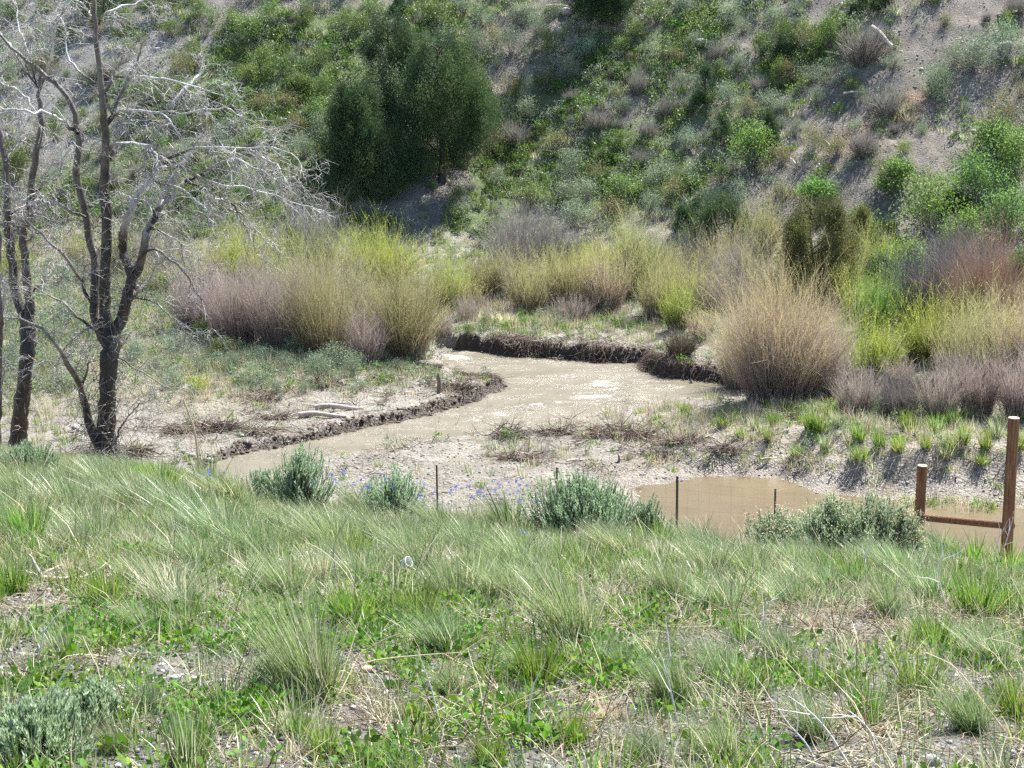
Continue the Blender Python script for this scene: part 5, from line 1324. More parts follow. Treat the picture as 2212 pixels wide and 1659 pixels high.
# slumped clods of wet soil along the foot of the cut banks
clods = [variant(rock_mesh("clod", M["clod"], 1, .6, .5)) for _ in range(3)]
cx_, cy_ = fan(60000, 27, 41, .36); z, inf = height(cx_, cy_, True)
k_ = (inf['ds'] > -.12) & (inf['ds'] < .22) & (inf['W'] < .24) & (inf['Hb'] > .12) & (RNG.uniform(size=len(cx_)) < .75)
cx_, cy_, z = cx_[k_], cy_[k_], z[k_]; n = len(cx_)
scatter("bank_clods", clods, np.stack([cx_, cy_, np.maximum(z, -.02)], -1), RNG.uniform(0, 6.28, n), RNG.normal(0, .4, (n, 2)), .04 + .13 * RNG.uniform(0, 1, n) ** 2, RNG.choice(3, n), "slumped clods of dark wet soil along the cut banks")
def place_near(u, v):
    """like place(), but keeps to the near bank; also returns how many picture pixels lower the spot lies"""
    P = place(u, v)
    yc = float(np.interp(u, YC_U, YC_V)) - .15
    if P[1] > yc + .8:
        r = ray(u, v); r = r / r[1]
        P = np.array([r[0] * yc, yc, 0.]); P[2] = height(P[0], P[1])
    return P, max(0.0, float(proj(P)[1]) - v)
# ============================================================ foreground bank
def near_sage(u, v, wp, hp, lab, seedheads=False, n=7000):
    P, ex = place_near(u, v); hp += ex * .8; k = pxm(P); w, h = wp / k, hp / k
    g = Geo(); w *= 1.12; h *= (1.0 if v < 1400 else .9)
    ns = int(n / 12)
    az = RNG.uniform(0, 2 * np.pi, ns); el = RNG.uniform(0, 1.5, ns); rr = RNG.uniform(.35, 1, ns) ** .6
    lump = .62 + .5 * vnoise(np.cos(az) * 2.2 + np.sin(el) * 2 + u, np.sin(az) * 2.2 + v, 8)
    C = np.stack([np.cos(az) * np.cos(el) * w / 2, np.sin(az) * np.cos(el) * w / 2, h * (.12 + .8 * np.sin(el))], -1) * (rr * lump)[:, None]
    D = C / np.array([w, w, h]) ** 1.0; D[:, 2] += .55; D += RNG.normal(0, .12, D.shape)
    Pt = grow(C, D, (1 if v < 1400 else .75) * RNG.uniform(.10, .2, ns) * (.5 + h), 5, -.04, .08)
    t_ = np.linspace(0, 1, 6)[None, :, None]; B0 = RNG.normal(0, .05 * w, (ns, 3)); B0[:, 2] = -.02
    mid = C * .5; mid[:, 2] *= .6
    Ps = B0[:, None] * (1 - t_) ** 2 + 2 * mid[:, None] * t_ * (1 - t_) + C[:, None] * t_ ** 2
    V, F = tubes(Ps, np.linspace(.006, .0025, 6)[None].repeat(ns, 0), 3); g.add(V, F, .08, 0)
    V, F = tubes(Pt, np.linspace(.0028, .0015, 5)[None].repeat(ns, 0), 3); g.add(V, F, .35, 0)
    n = int(n * (3.6 if v < 1400 else 4))
    j = RNG.integers(0, ns, n); f = RNG.uniform(0, 3.99, n); ii = f.astype(int); fr = (f - ii)[:, None]
    Cc = Pt[j, ii] * (1 - fr) + Pt[j, ii + 1] * fr
    dirs = (Pt[j, ii + 1] - Pt[j, ii]); dirs /= np.linalg.norm(dirs, axis=1)[:, None] + 1e-9; dirs[:, 2] += .4
    V, F = leafq(Cc, (.027 if v < 1400 else .024) * RNG.uniform(.6, 1.4, n), 4.5 if v < 1400 else 5.5, dirs=dirs)
    tv = (RNG.uniform(.3, 1, ns)[j] * .6 + RNG.uniform(.2, 1, n) * .4)
    g2 = Geo().add(V, F, np.repeat(tv, 4), 0)
    e = obj("sagebrush", None, loc=P)
    tag(obj("stem_mass", g.mesh("stem_mass", M["sage_near"]), parent=e), kind='stuff')
    tag(obj("foliage", g2.mesh("foliage", M["sage_near"]), parent=e), kind='stuff')
    if seedheads:
        m_ = 1600
        j = RNG.integers(0, len(Pt), m_); C = Pt[j, -1] + RNG.normal(0, .02, (m_, 3)) + np.array([0, 0, .03])
        V, F = leafq(C, .018 * RNG.uniform(.6, 1.4, m_), 2, up=.5)
        tag(obj("seed_heads", Geo().add(V, F, np.repeat(RNG.uniform(.3, .9, m_), 4)).mesh("seed_heads", M["grass_straw"]), parent=e), kind='stuff')
    return tag(e, lab, "sagebrush", "sagebrush along the lip of the bank")
near_sage(1262, 1142, 225, 112, "round blue-green sagebrush on the lip of the bank by the blue flowers", n=15000)
near_sage(650, 1078, 120, 122, "upright feathery sagebrush on the lip, nearest the blue flax", n=4500)
near_sage(575, 1075, 130, 60, "low spreading sagebrush left of the upright feathery one", n=2600)
near_sage(1700, 1195, 190, 66, "grey-green sagebrush left of the big seedy one, before the pool", True, n=6500)
near_sage(1885, 1195, 200, 112, "biggest sagebrush with dry seed heads in front of the shorter post", True, n=10000)
near_sage(1795, 1180, 160, 104, "sagebrush with dry seed heads between its two larger neighbours", True, n=6500)
near_sage(1955, 1180, 50, 78, "narrow sagebrush touching the shorter post", True, n=3500)
near_sage(850, 1085, 130, 66, "dark green brush behind the tall blue flax stems", n=4200)
near_sage(60, 1030, 120, 60, "grey-green sagebrush on the lip below the straight forked dead trunk", n=3500)
near_sage(1400, 1150, 90, 70, "small loose sagebrush right of the round one", n=2200)
near_sage(590, 1500, 90, 56, "small silvery sagebrush at the foot of the biggest leaning tussock", n=2400)
near_sage(80, 1640, 230, 110, "silvery sagebrush in the bottom left corner", n=3600)
near_sage(200, 1570, 130, 74, "silvery sagebrush just right of the one in the bottom left corner", n=1800)

# tussocks: kinds by look
TV = {
 'grey':  [tussock(620, .42, 'grass_grey', .0042, .09, .10,   .42, .75, -.36, 4) for _ in range(5)],
 'bright':[tussock(240, .38, 'grass_bright', .0085, .10, .06, .38, .55, -.10, 4) for _ in range(4)],
 'straw': [tussock(460, .34, 'grass_grey', .0042, .09, .55, .5, .8, -.15, 4) for _ in range(4)],
 'iris':  [tussock(60, .42, 'grass_grey', .016, .10, .03, .35, .45, -.05, 4) for _ in range(2)],
 'dead':  [tussock(330, .26, 'grass_straw', .0042, .10, .8, .7, 1.0, -.10, 4) for _ in range(3)],
}
TL = {'grey': "grey-green bunchgrass", 'bright': "bright green grass clump", 'straw': "bunchgrass mixed with straw", 'iris': "broad-bladed green clump", 'dead': "dry straw-coloured clump"}
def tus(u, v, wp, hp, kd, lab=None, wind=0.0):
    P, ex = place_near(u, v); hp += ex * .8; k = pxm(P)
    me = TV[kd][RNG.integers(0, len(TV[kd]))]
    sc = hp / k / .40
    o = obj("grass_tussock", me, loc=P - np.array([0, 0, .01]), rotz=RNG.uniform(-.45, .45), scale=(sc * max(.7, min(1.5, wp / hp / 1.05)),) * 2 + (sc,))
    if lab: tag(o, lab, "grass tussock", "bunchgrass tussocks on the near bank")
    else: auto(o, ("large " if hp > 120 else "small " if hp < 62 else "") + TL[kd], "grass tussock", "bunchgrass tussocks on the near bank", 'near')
    return P
placed = []
T_ = [(670,1520,240,270,'grey',"biggest tussock, leaning left with a dark base in the left middle ground"),(1240,1400,200,200,'grey',"big wind-swept tussock right of centre with bare litter at its base"),(370,1310,190,150,'straw',"large tussock half straw, upper left of the biggest one"),
 (230,1320,130,120,'bright',None),(2110,1335,150,130,'bright',"bright tussock with a dark hollow base near the right edge"),(1460,1525,150,160,'grey',None),(1560,1480,130,130,'grey',None),(1450,1300,110,110,'grey',None),(1610,1390,110,80,'bright',None),
 (1270,1240,90,90,'iris',"yellowing upright broad-bladed clump below the round sagebrush"),(1000,1290,150,120,'iris',"broad-bladed blue-green clump right of the white cup"),(900,1350,160,110,'bright',None),(420,1650,130,150,'bright',None),(400,1655,80,170,'iris',None),
 (700,1640,120,90,'bright',None),(1110,1130,110,90,'iris',None),(1090,1145,90,80,'grey',None),(450,1045,90,100,'iris',"tall thin-bladed clump on the lip left of the feathery sagebrush"),(500,1090,130,90,'grey',None),(60,1180,130,120,'bright',None),(140,1110,140,90,'grey',None),
 (40,1080,120,90,'grey',None),(230,1060,110,70,'grey',None),(300,1110,140,90,'grey',None),(400,1130,140,100,'grey',None),(60,1120,100,50,'dead',None),(480,1180,160,120,'grey',None),(560,1210,140,110,'grey',None),(620,1290,140,120,'grey',None),(720,1190,150,110,'grey',None),
 (690,1260,120,110,'straw',None),(800,1120,140,90,'grey',None),(820,1180,120,90,'grey',None),(880,1200,120,80,'grey',None),(950,1150,120,80,'grey',None),(1020,1200,130,90,'grey',None),(1120,1230,140,90,'grey',None),(1100,1300,140,110,'grey',None),(1190,1290,120,90,'grey',None),
 (1350,1210,130,90,'grey',None),(1420,1190,120,80,'bright',None),(1500,1190,130,70,'grey',None),(1540,1250,130,100,'grey',None),(1620,1250,140,90,'grey',None),(1560,1330,120,100,'grey',None),(1690,1300,120,80,'straw',None),(1780,1280,120,80,'grey',None),
 (1850,1270,120,80,'bright',None),(1950,1250,130,90,'grey',None),(2030,1220,130,90,'grey',None),(2100,1235,130,90,'bright',None),(2180,1250,130,90,'bright',None),(2010,1300,130,100,'grey',None),(2190,1340,120,100,'bright',None),(1920,1340,120,110,'grey',None),
 (2050,1400,120,90,'grey',None),(2150,1450,140,110,'grey',None),(2200,1560,150,120,'bright',None),(2100,1580,150,130,'grey',None),(1980,1500,130,110,'bright',None),(1870,1560,130,110,'bright',None),(1760,1600,140,120,'grey',None),(1630,1500,110,90,'bright',None),
 (1690,1420,110,80,'grey',None),(1560,1650,150,120,'grey',None),(1400,1650,120,90,'grey',None),(1240,1620,110,90,'bright',None),(1130,1560,110,90,'bright',None),(1060,1650,120,90,'bright',None),(980,1500,110,80,'grey',None),(1310,1560,110,90,'dead',None),(1150,1470,110,80,'grey',None),
 (900,1560,90,60,'bright',None),(820,1650,110,70,'bright',None),(640,1600,110,60,'bright',None),(250,1640,110,90,'grey',None),(330,1540,90,70,'grey',None),(60,1370,100,70,'straw',None),(130,1420,90,70,'grey',None),(30,1290,110,100,'bright',None),(170,1240,130,60,'dead',None),
 (740,1300,110,70,'dead',None),(560,1330,100,70,'dead',None),(2200,1430,110,60,'dead',None),(1320,1300,100,60,'dead',None),(1390,1400,100,50,'dead',None),(1760,1350,110,50,'dead',None),(1860,1460,100,50,'dead',None),(2000,1420,100,50,'dead',None),(1000,1230,90,60,'straw',None),
 (300,1200,120,90,'straw',None),(200,1170,120,80,'grey',None),(350,1060,120,80,'bright',None),(420,1230,130,90,'grey',None),(1300,1090,60,40,'grey',None)]
for a in T_:
    P = tus(*a[:5], a[5]); placed.append((P[0], P[1], a[2] / pxm(P) * .3))
x, y = fan(2500, 5.0, 17.6, .345)
z = height(x, y); uu, vv = proj(np.stack([x, y, z], -1))
BARE = [(400,1490,200,45),(80,1300,140,60),(560,1610,200,50),(880,1530,170,55),(1000,1620,120,40),(1380,1370,120,45),(1560,1400,150,45),(1800,1360,180,45),(1700,1560,120,50),(1300,1620,140,50),(30,1430,80,40),(2050,1350,90,30),(1900,1640,180,40),(2150,1640,120,40),(800,1480,100,50),(1150,1380,80,30)]
FORB = [(250,1360,190,50),(470,1385,180,36),(860,1340,140,80),(960,1440,150,80),(1330,1440,130,60),(450,1550,200,50),(150,1500,120,40),(850,1640,130,40),(1700,1480,110,50),(1420,1350,80,40),(1000,1560,120,60),(620,1330,80,30),(1120,1590,100,50)]
bare = np.max([blob(uu, vv, *b_) for b_ in BARE], 0)
cnt = 0
for i in range(len(x)):
    if cnt > 150: break
    if bare[i] > .4 * RNG.uniform() + .03: continue
    if vv[i] > 1330 and RNG.uniform() < .6: continue
    if vv[i] > 1690 or uu[i] < -60 or uu[i] > 2270: continue
    if any((x[i] - a) ** 2 + (y[i] - b_) ** 2 < (c + .09) ** 2 for a, b_, c in placed): continue
    placed.append((x[i], y[i], .10)); cnt += 1
    far = vv[i] < 1250
    kd = RNG.choice(['grey', 'bright', 'straw', 'dead', 'iris'], p=[.58, .2, .14, .05, .03] if far else [.42, .3, .13, .12, .03])
    hp = RNG.uniform(.13, .31) * F_PX / (y[i] * 1.03)
    me = TV[kd][RNG.integers(0, len(TV[kd]))]; sc = hp / (F_PX / (y[i] * 1.03)) / .40
    o = obj("grass_tussock", me, loc=(x[i], y[i], z[i] - .01), rotz=RNG.uniform(-.5, .5), scale=(sc * RNG.uniform(.9, 1.4),) * 2 + (sc,))
    auto(o, ("large " if sc > .8 else "small " if sc < .55 else "") + TL[kd], "grass tussock", "bunchgrass tussocks on the near bank", 'near')

# fine grass, leafy weeds, litter and gravel between them
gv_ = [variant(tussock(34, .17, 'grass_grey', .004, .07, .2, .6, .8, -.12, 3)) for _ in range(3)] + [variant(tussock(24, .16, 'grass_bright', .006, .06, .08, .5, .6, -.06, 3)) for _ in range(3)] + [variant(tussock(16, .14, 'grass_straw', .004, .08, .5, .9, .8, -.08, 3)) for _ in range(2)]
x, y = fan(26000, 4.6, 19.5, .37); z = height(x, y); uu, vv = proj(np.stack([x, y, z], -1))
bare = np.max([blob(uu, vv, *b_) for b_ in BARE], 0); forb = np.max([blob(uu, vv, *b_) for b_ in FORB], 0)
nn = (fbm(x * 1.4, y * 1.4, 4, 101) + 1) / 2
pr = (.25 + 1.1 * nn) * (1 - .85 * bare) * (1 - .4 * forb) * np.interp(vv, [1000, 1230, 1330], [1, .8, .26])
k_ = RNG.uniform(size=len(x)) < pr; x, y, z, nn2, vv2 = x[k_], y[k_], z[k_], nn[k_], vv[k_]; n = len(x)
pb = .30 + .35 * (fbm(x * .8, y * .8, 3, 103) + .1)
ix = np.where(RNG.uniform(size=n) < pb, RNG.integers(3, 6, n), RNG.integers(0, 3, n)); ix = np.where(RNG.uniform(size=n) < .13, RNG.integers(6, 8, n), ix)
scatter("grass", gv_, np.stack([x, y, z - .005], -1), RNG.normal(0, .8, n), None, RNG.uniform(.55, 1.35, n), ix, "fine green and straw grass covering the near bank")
def forb_mesh(n=26, r=.07, ls=.026, mat="forb", up=.0):
    B, a, q = disk(n, r); B[:, 2] = RNG.uniform(.01, .07, n)
    D = np.stack([np.cos(a), np.sin(a), RNG.uniform(.1, 1.2, n)], -1)
    V, F = leafq(B, ls * RNG.uniform(.6, 1.4, n), 1.6, dirs=D)
    g = Geo().add(V, F, np.repeat(RNG.uniform(.15, 1, n), 4))
    V, F, _ = blades(B * [1, 1, 0], a, np.maximum(B[:, 2], .02), np.full(n, .002), np.zeros(n), np.zeros(n), 1); g.add(V, F, .5)
    return g.mesh("weed", M[mat])
wv = [variant(forb_mesh()) for _ in range(3)] + [variant(forb_mesh(20, .07, .032)), variant(forb_mesh(20, .09, .02, "grass_bright"))]
x, y = fan(21000, 4.6, 16.0, .36); z = height(x, y); uu, vv = proj(np.stack([x, y, z], -1))
forb = np.max([blob(uu, vv, *b_) for b_ in FORB], 0)
pr = .10 + .95 * forb * (.1 + 1.1 * (fbm(x * 3, y * 3, 3, 107) + 1) / 2) - .25 * np.max([blob(uu, vv, *b_) for b_ in BARE], 0)
k_ = RNG.uniform(size=len(x)) < pr; x, y, z = x[k_], y[k_], z[k_]; n = len(x)
scatter("leafy_weeds", wv, np.stack([x, y, z], -1), RNG.uniform(0, 6.28, n), None, RNG.uniform(.6, 1.35, n), RNG.choice(5, n, p=[.25, .25, .2, .15, .15]), "low bright leafy weeds spreading in patches over the near gravel")
st_ = [variant(debris_mesh(.25, .22, .035, 14, "grass_straw", .0022, .26)) for _ in range(3)] + [variant(debris_mesh(.2, .2, .03, 8, "debris", .0025, .2))]
x, y = fan(7000, 4.6, 17, .36); z = height(x, y); uu, vv = proj(np.stack([x, y, z], -1)); bare = np.max([blob(uu, vv, *b_) for b_ in BARE], 0)
k_ = RNG.uniform(size=len(x)) < .22 + .5 * bare * (uu > 700); x, y, z = x[k_], y[k_], z[k_]; n = len(x)
scatter("straw_litter", st_, np.stack([x, y, z + .004], -1), RNG.uniform(0, 6.28, n), None, RNG.uniform(.5, 1.5, n), RNG.choice(4, n, p=[.3, .3, .25, .15]), "bleached straw and dead stems lying on the near bank")
pv = [variant(rock_mesh("pebble", mt, 1, .62)) for mt in ('rock_pale', 'rock_pale', 'rock_tan', 'rock_dark', 'rock_dark')]
x, y = fan(52000, 4.4, 15, .36); z = height(x, y); uu, vv = proj(np.stack([x, y, z], -1)); bare = np.max([blob(uu, vv, *b_) for b_ in BARE], 0)
k_ = RNG.uniform(size=len(x)) < .45 + .8 * bare; x, y, z = x[k_], y[k_], z[k_]; n = len(x)
scatter("gravel", pv, np.stack([x, y, z + .002], -1), RNG.uniform(0, 6.28, n), RNG.normal(0, .3, (n, 2)), .010 + .030 * RNG.uniform(0, 1, n) ** 2.2, RNG.choice(5, n, p=[.22, .16, .27, .2, .15]), "small grey and dark gravel on the near bank")
# the larger pebbles one by one: pieces of the ground
pm = [rock_mesh("pebble", mt, 2, .62) for mt in ('rock_pale', 'rock_pale', 'rock_tan', 'rock_dark', 'rock_tan')]
PEB = [(375,1447,22),(436,1425,14),(378,1474,26),(420,1478,20),(480,1475,16),(610,1478,18),(40,1410,20),(20,1415,16),(215,1606,20),(590,1620,22),(520,1500,14),(500,1455,18),(640,1500,12),(250,1450,12),(1890,1480,12)]
n_st = 0
x, y = fan(900, 5.0, 11, .34); z = height(x, y); uu, vv = proj(np.stack([x, y, z], -1)); bare = np.max([blob(uu, vv, *b_) for b_ in BARE], 0)
big = [(place(u, v), w / pxm(place(u, v))) for (u, v, w) in PEB]
for i in range(len(x)):
    if len(big) >= 250: break
    if RNG.uniform() < .10 + .9 * bare[i] and vv[i] < 1665 and -5 < uu[i] < 2217: big.append((np.array([x[i], y[i], z[i]]), RNG.uniform(.022, .045)))
for P, s in big:
    o = bpy.data.objects.new("stone", pm[RNG.integers(0, 5)]); COL.objects.link(o); o.parent = ground
    o.location = P + np.array([0, 0, s * .12]); o.rotation_euler = (RNG.normal(0, .25), RNG.normal(0, .25), RNG.uniform(0, 6)); o.scale = (s,) * 3

# blue flax
def flax(u, v, n, hp, spread, lab):
    P, ex = place_near(u, v); hp += ex; k = pxm(P); h = hp / k
    g = Geo(); B = np.stack([RNG.normal(0, spread, n), RNG.normal(0, .06, n), np.zeros(n)], -1)
    V, F, Pb = blades(B, RNG.uniform(0, 6.28, n), h * RNG.uniform(.7, 1.08, n), np.full(n, .005), RNG.uniform(0, .18, n), RNG.uniform(0, .35, n), 5)
    g.add(V, F, .35)
    e = obj("flax_plant", None, loc=P); tag(e, lab, "flowering plant", "blue flax along the lip of the bank")
    S0, D, pi, t = spawn(Pb, 14, .1, side=.8, fwd=.9, up=.3)
    V, F = leafq(S0, .016, 4.5, dirs=D / np.linalg.norm(D, axis=1)[:, None]); g.add(V, F, .6)
    tag(obj("stem_mass", g.mesh("stem_mass", M["grass_grey"]), parent=e), kind='stuff')
    for i in range(n):
        for j in range(1 if RNG.uniform() < .6 else 2):
            c = Pb[i, -1] + RNG.normal(0, .014, 3) * j
            face = np.array([RNG.normal(0, .5), -.75, RNG.uniform(.2, 1)]); face /= np.linalg.norm(face)
            a1 = np.cross(face, [0, 0, 1]); a1 /= np.linalg.norm(a1); b1_ = np.cross(face, a1)
            V = [c - face * .004]; F = []
            r = .0165
            for p in range(5):
                an = p * 2 * np.pi / 5 + i
                d1 = a1 * math.cos(an) + b1_ * math.sin(an); d2 = a1 * math.cos(an + .9) + b1_ * math.sin(an + .9); d3 = a1 * math.cos(an + .45) + b1_ * math.sin(an + .45)
                q = len(V); V += [c + d1 * r * .75 + face * .003, c + d3 * r * 1.1 + face * .005, c + d2 * r * .75 + face * .003]; F.append([0, q, q + 1, q + 2])
            obj("flower", Geo().add(np.array(V), F, RNG.uniform(0, 1)).mesh("flower", M["flower"]), parent=e)
for a in [(735,1075,7,64,.12,"blue flax with a few flowers right of the upright feathery sagebrush"),(815,1085,8,60,.12,"blue flax in front of the dark green brush"),(870,1110,6,60,.12,"blue flax at the right of the dark green brush"),
          (935,1120,5,62,.1,"blue flax beside the leftmost clear steel stake"),(1015,1135,6,84,.1,"blue flax left of the thickest flower group"),(1080,1140,12,98,.14,"thickest group of blue flax, its stems standing against the silt"),
          (1128,1140,7,100,.08,"tall blue flax just left of the round sagebrush"),(470,1085,5,60,.12,"blue flax near the tall thin-bladed clump"),(1135,1180,2,40,.03,"single low blue flower under the round sagebrush"),(690,1080,3,52,.06,"sparse blue flax between the feathery sagebrush and its neighbour")]:
    flax(*a)

# single long dry stems and dead twigs
def stem(pts, y, r, mat, lab, cat="dry stem", branch=0):
    """pts are picture points at the distance y of the stem's foot"""
    P = np.stack([at_y(u, v, y) for u, v in pts]); P0 = P[0].copy(); P0[2] = height(P0[0], P0[1])
    P = spline(P, 12); dz = P0[2] - P[0, 2]; P[:, 2] += dz * np.linspace(1, .3, 12)
    g = Geo(); V, F = tubes((P - P0)[None], np.linspace(r, r * .35, 12)[None], 6); g.add(V, F, .95)
    if branch:
        S0, D, pi, t = spawn((P - P0)[None], branch, .3, side=.7, fwd=.9); Pt = grow(S0, D, np.full(branch, .16), 5, -.02, .12)
        V, F = tubes(Pt, np.linspace(r * .5, r * .2, 5)[None].repeat(branch, 0), 4); g.add(V, F, .95)
    tag(obj("dry_stalk", g.mesh("dry_stalk", M[mat]), loc=P0), lab, cat, "long dry stems in the near grass")
M["white_twig"] = G("white_twig", [(0, (.45, .42, .38)), (1, (.66, .63, .58))], .0, .7, .05)
def yof(u, v): return float(place_near(u, v)[0][1])
stem([(730,1445),(800,1420),(900,1410),(1010,1405)], yof(740,1460), .0042, 'grass_straw', "long straw stalk stretching right from the biggest tussock")
stem([(720,1430),(770,1400),(830,1370),(885,1355)], yof(740,1450), .004, 'grass_straw', "straw stalk angled up and right from the biggest tussock")
stem([(700,1400),(740,1330),(770,1290),(800,1235)], yof(710,1450), .004, 'grass_straw', "stalk pointing up at the head of the biggest tussock", branch=2)
stem([(790,1330),(750,1240),(700,1190),(660,1170)], yof(790,1335), .004, 'grass_straw', "arched dry stalk above the biggest tussock")
stem([(1145,1620),(1142,1560),(1150,1490),(1178,1430)], yof(1145,1625), .0042, 'white_twig', "curved pale stalk standing below the big wind-swept tussock")
stem([(960,1600),(945,1540),(930,1480),(900,1400)], yof(950,1610), .0038, 'white_twig', "thin pale stalk standing left of the curved one")
stem([(1470,1590),(1450,1500),(1440,1440),(1455,1410)], yof(1470,1595), .0042, 'white_twig', "forked white twig in the lower middle grass", branch=3)
stem([(1830,1670),(1790,1600),(1750,1550),(1702,1510)], yof(1810,1655), .005, 'white_twig', "long white dead twig slanting at the bottom right", branch=3)
stem([(1760,1665),(1740,1620),(1700,1570),(1670,1520)], yof(1750,1655), .0045, 'white_twig', "second long white twig left of the slanting one", branch=3)
stem([(1900,1665),(1880,1600),(1850,1560),(1830,1540)], yof(1890,1655), .0045, 'white_twig', "short white twig right of the long slanting ones", branch=2)
stem([(2150,1210),(2165,1170),(2178,1140),(2190,1105)], yof(2148,1250), .006, 'white_twig', "forked white dead twig in front of the taller post", "dead twig", 5)
stem([(2145,1230),(2150,1180),(2160,1140),(2155,1110)], yof(2146,1252), .0055, 'white_twig', "white dead twig hugging the forked one by the taller post", "dead twig", 2)
stem([(2060,1330),(2040,1280),(2028,1230),(2040,1190)], yof(2062,1350), .005, 'white_twig', "tall thin grey twig standing in the right grass", "dead twig", 3)
stem([(1870,1270),(1872,1220),(1868,1190),(1874,1170)], yof(1870,1290), .004, 'white_twig', "pale twig standing before the biggest sagebrush", "dead twig", 3)
stem([(740,1290),(725,1230),(722,1170),(760,1100),(790,1040)], yof(740,1300), .0045, 'bare', "tall grey weed stalk standing over the grass left of the white cup", "dead twig", 5)
stem([(75,1450),(85,1410),(92,1370),(95,1350)], yof(75,1460), .006, 'white_twig', "pale forked stalk at the left edge", "dead twig", 2)
stem([(40,1600),(70,1550),(100,1500),(130,1470)], yof(40,1610), .006, 'white_twig', "pale thick twig in the bottom left sagebrush", "dead twig", 2)
stem([(2100,1450),(2110,1390),(2150,1370),(2210,1350)], yof(2100,1460), .0042, 'grass_straw', "dry stalk bending to the right edge", "dry stem", 1)
stem([(2170,1580),(2110,1500),(2060,1440),(2000,1410)], yof(2170,1590), .0042, 'grass_straw', "long dry stalk arching left near the right edge", "dry stem", 1)
stem([(1660,1400),(1650,1340),(1660,1300),(1680,1290)], yof(1660,1410), .0045, 'white_twig', "small white twig cluster right of centre", "dead twig", 4)
# bleached root wood, upper left
P = place(90, 1262) - np.array([0, 0, .03]); k = pxm(P)
g = Geo(); S0 = np.zeros((5, 3)); S0[:, 2] = .04
D = np.array([[-.3, 0, .9], [1, .1, -.02], [.9, -.2, .1], [-.9, .1, .3], [.3, .3, .5]]); Pr = grow(S0, D, np.array([.16, .42, .3, .16, .14]), 8, .01, .12)
V, F = tubes(Pr, np.linspace(.016, .004, 8)[None].repeat(5, 0), 7); g.add(V, F, .6)
tag(obj("dead_root", g.mesh("dead_root", M["drift"]), loc=P), "grey gnarled dead root on the gravel at the upper left", "dead wood")
# white cup, white stone, pink stone, small litter
P = place(873, 1243)
cup = obj("paper_cup", None, loc=P + np.array([0, 0, .075]), scale=.85); cup.rotation_euler = (math.radians(62), math.radians(8), math.radians(55))
prof = [(.0, -.052), (.031, -.052), (.033, -.04), (.043, .05), (.046, .052), (.046, .056), (.041, .056), (.039, .05), (.03, -.045), (0, -.045)]
ang = np.arange(24) / 24 * 2 * np.pi
V = np.array([(r * math.cos(a), r * math.sin(a), z) for r, z in prof for a in ang]); F = [[i * 24 + j, i * 24 + (j + 1) % 24, (i + 1) * 24 + (j + 1) % 24, (i + 1) * 24 + j] for i in range(len(prof) - 1) for j in range(24)]
obj("cup_body", Geo().add(V, F, .5).mesh("cup_body", M["white_thing"], smooth=True), parent=cup)
tag(cup, "small white cup lying in the grass left of centre", "cup")
P = place(792, 1218); o = obj("stone", rock_mesh("stone", 'rock_pale', 2, .5), loc=P, scale=.11); tag(o, "pale stone in the straw just upper left of the white cup", "stone")
P = place(2012, 1654); o = obj("stone", rock_mesh("stone", 'rock_pale', 2, .6), loc=P + np.array([0, 0, .015]), scale=.085); tag(o, "bright white stone at the bottom edge on the right", "stone")
P = place(792, 1462); o = obj("stone", rock_mesh("stone", 'rock_pink', 2, .55), loc=P + np.array([0, 0, .01]), scale=.065); tag(o, "pinkish stone right of the biggest tussock", "stone")
P = place(1395, 1222); o = obj("stone", rock_mesh("stone", 'rock_pale', 2, .5), loc=P, scale=.05); tag(o, "pale pebble in the grass right of the yellowing clump", "stone")

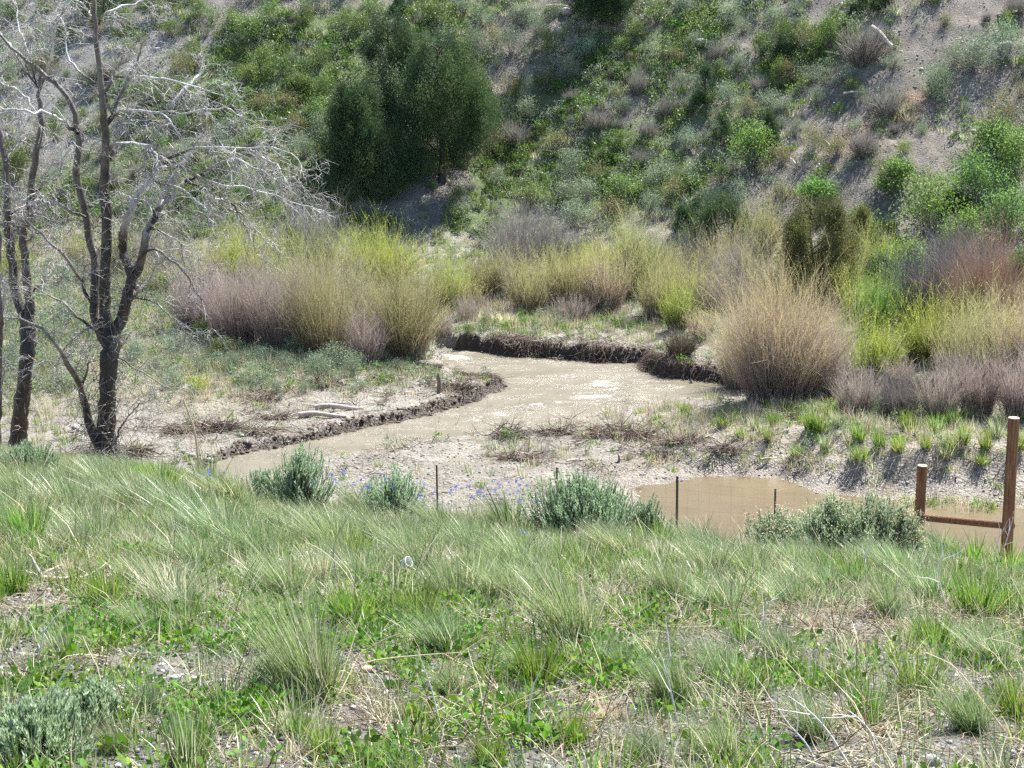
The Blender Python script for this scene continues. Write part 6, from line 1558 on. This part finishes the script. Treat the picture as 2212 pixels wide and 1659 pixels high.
# ============================================================ labels that tell look-alikes apart
LM = {
 'hill': [("the tallest juniper", 958, 300), ("the fallen white wood", 1903, 100), ("the shadow-casting top juniper", 1274, 40), ("the low juniper pair", 1610, 300), ("the lone cone juniper", 1522, 190),
          ("the uppermost dead twigs", 200, 60), ("the arching dead branches", 560, 330), ("the bright leafy bushes", 2110, 420), ("the wide grey leafless bush", 1120, 520), ("the rusty soil patch", 1955, 235), ("the round dark juniper", 1545, 500), ("the dark top-left juniper", 226, 20)],
 'thick': [("the bright domed willow", 822, 560), ("the wide grey leafless bush", 1120, 510), ("the bright sapling", 1462, 660), ("the round dark juniper", 1545, 500), ("the tan and green juniper", 1752, 540), ("the largest willow", 1685, 740), ("the rust-coloured bush", 2125, 650), ("the yellow willow", 505, 560), ("the largest dead trunk", 235, 700), ("the olive-gold willow", 868, 690)],
 'flat': [("the largest dead trunk", 235, 850), ("the straight forked dead trunk", 50, 850), ("the twin bleached logs", 715, 895), ("the big olive-gold willow", 868, 720), ("the small yellow bush", 430, 840), ("the taller wooden post", 2190, 903), ("the yellow willow", 505, 600)],
 'bank': [("the taller wooden post", 2190, 905), ("the shorter wooden post", 1992, 1006), ("the largest willow", 1685, 868), ("the brown pool", 1560, 1040), ("the wide debris heap", 1325, 945), ("the brush heap with the pale stub", 1095, 945)],
 'near': [("the biggest tussock", 670, 1440), ("the big wind-swept tussock", 1240, 1330), ("the white cup", 873, 1237), ("the round sagebrush", 1262, 1090), ("the feathery sagebrush", 650, 1030), ("the half-straw tussock", 370, 1260), ("the hollow-based tussock", 2110, 1290),
          ("the biggest seedy sagebrush", 1900, 1120), ("the largest dead trunk", 230, 1000), ("the corner sagebrush", 90, 1560), ("the white slanting twig", 1760, 1590), ("the thickest flax", 1080, 1080), ("the pink stone", 792, 1455)],
}
ORD = ["", "second ", "third ", "fourth ", "fifth ", "sixth ", "seventh ", "eighth ", "ninth ", "tenth ", "eleventh ", "twelfth ", "thirteenth ", "fourteenth ", "fifteenth ", "sixteenth "]
SEC = ["right of", "above and right of", "above", "above and left of", "left of", "below and left of", "below", "below and right of"]
buckets = {}
for (o, look, cat, group, zone) in AUTO:
    uu, vv = proj(np.array(o.location)); uu, vv = float(uu), float(vv)
    nm, lu, lv = min(LM[zone], key=lambda l: math.hypot(l[1] - uu, (l[2] - vv) * 1.3))
    s = int(((math.degrees(math.atan2(lv - vv, uu - lu)) + 22.5) % 360) // 45)
    buckets.setdefault((look, nm, s), []).append((math.hypot(lu - uu, lv - vv), o, cat, group))
for (look, nm, s), items in buckets.items():
    items.sort(key=lambda t: t[0])
    for i, (d, o, cat, group) in enumerate(items):
        q = (", %snearest one " % ORD[min(i, 15)]) if len(items) > 1 else " "
        tag(o, look + q + SEC[s] + " " + nm, cat, group)
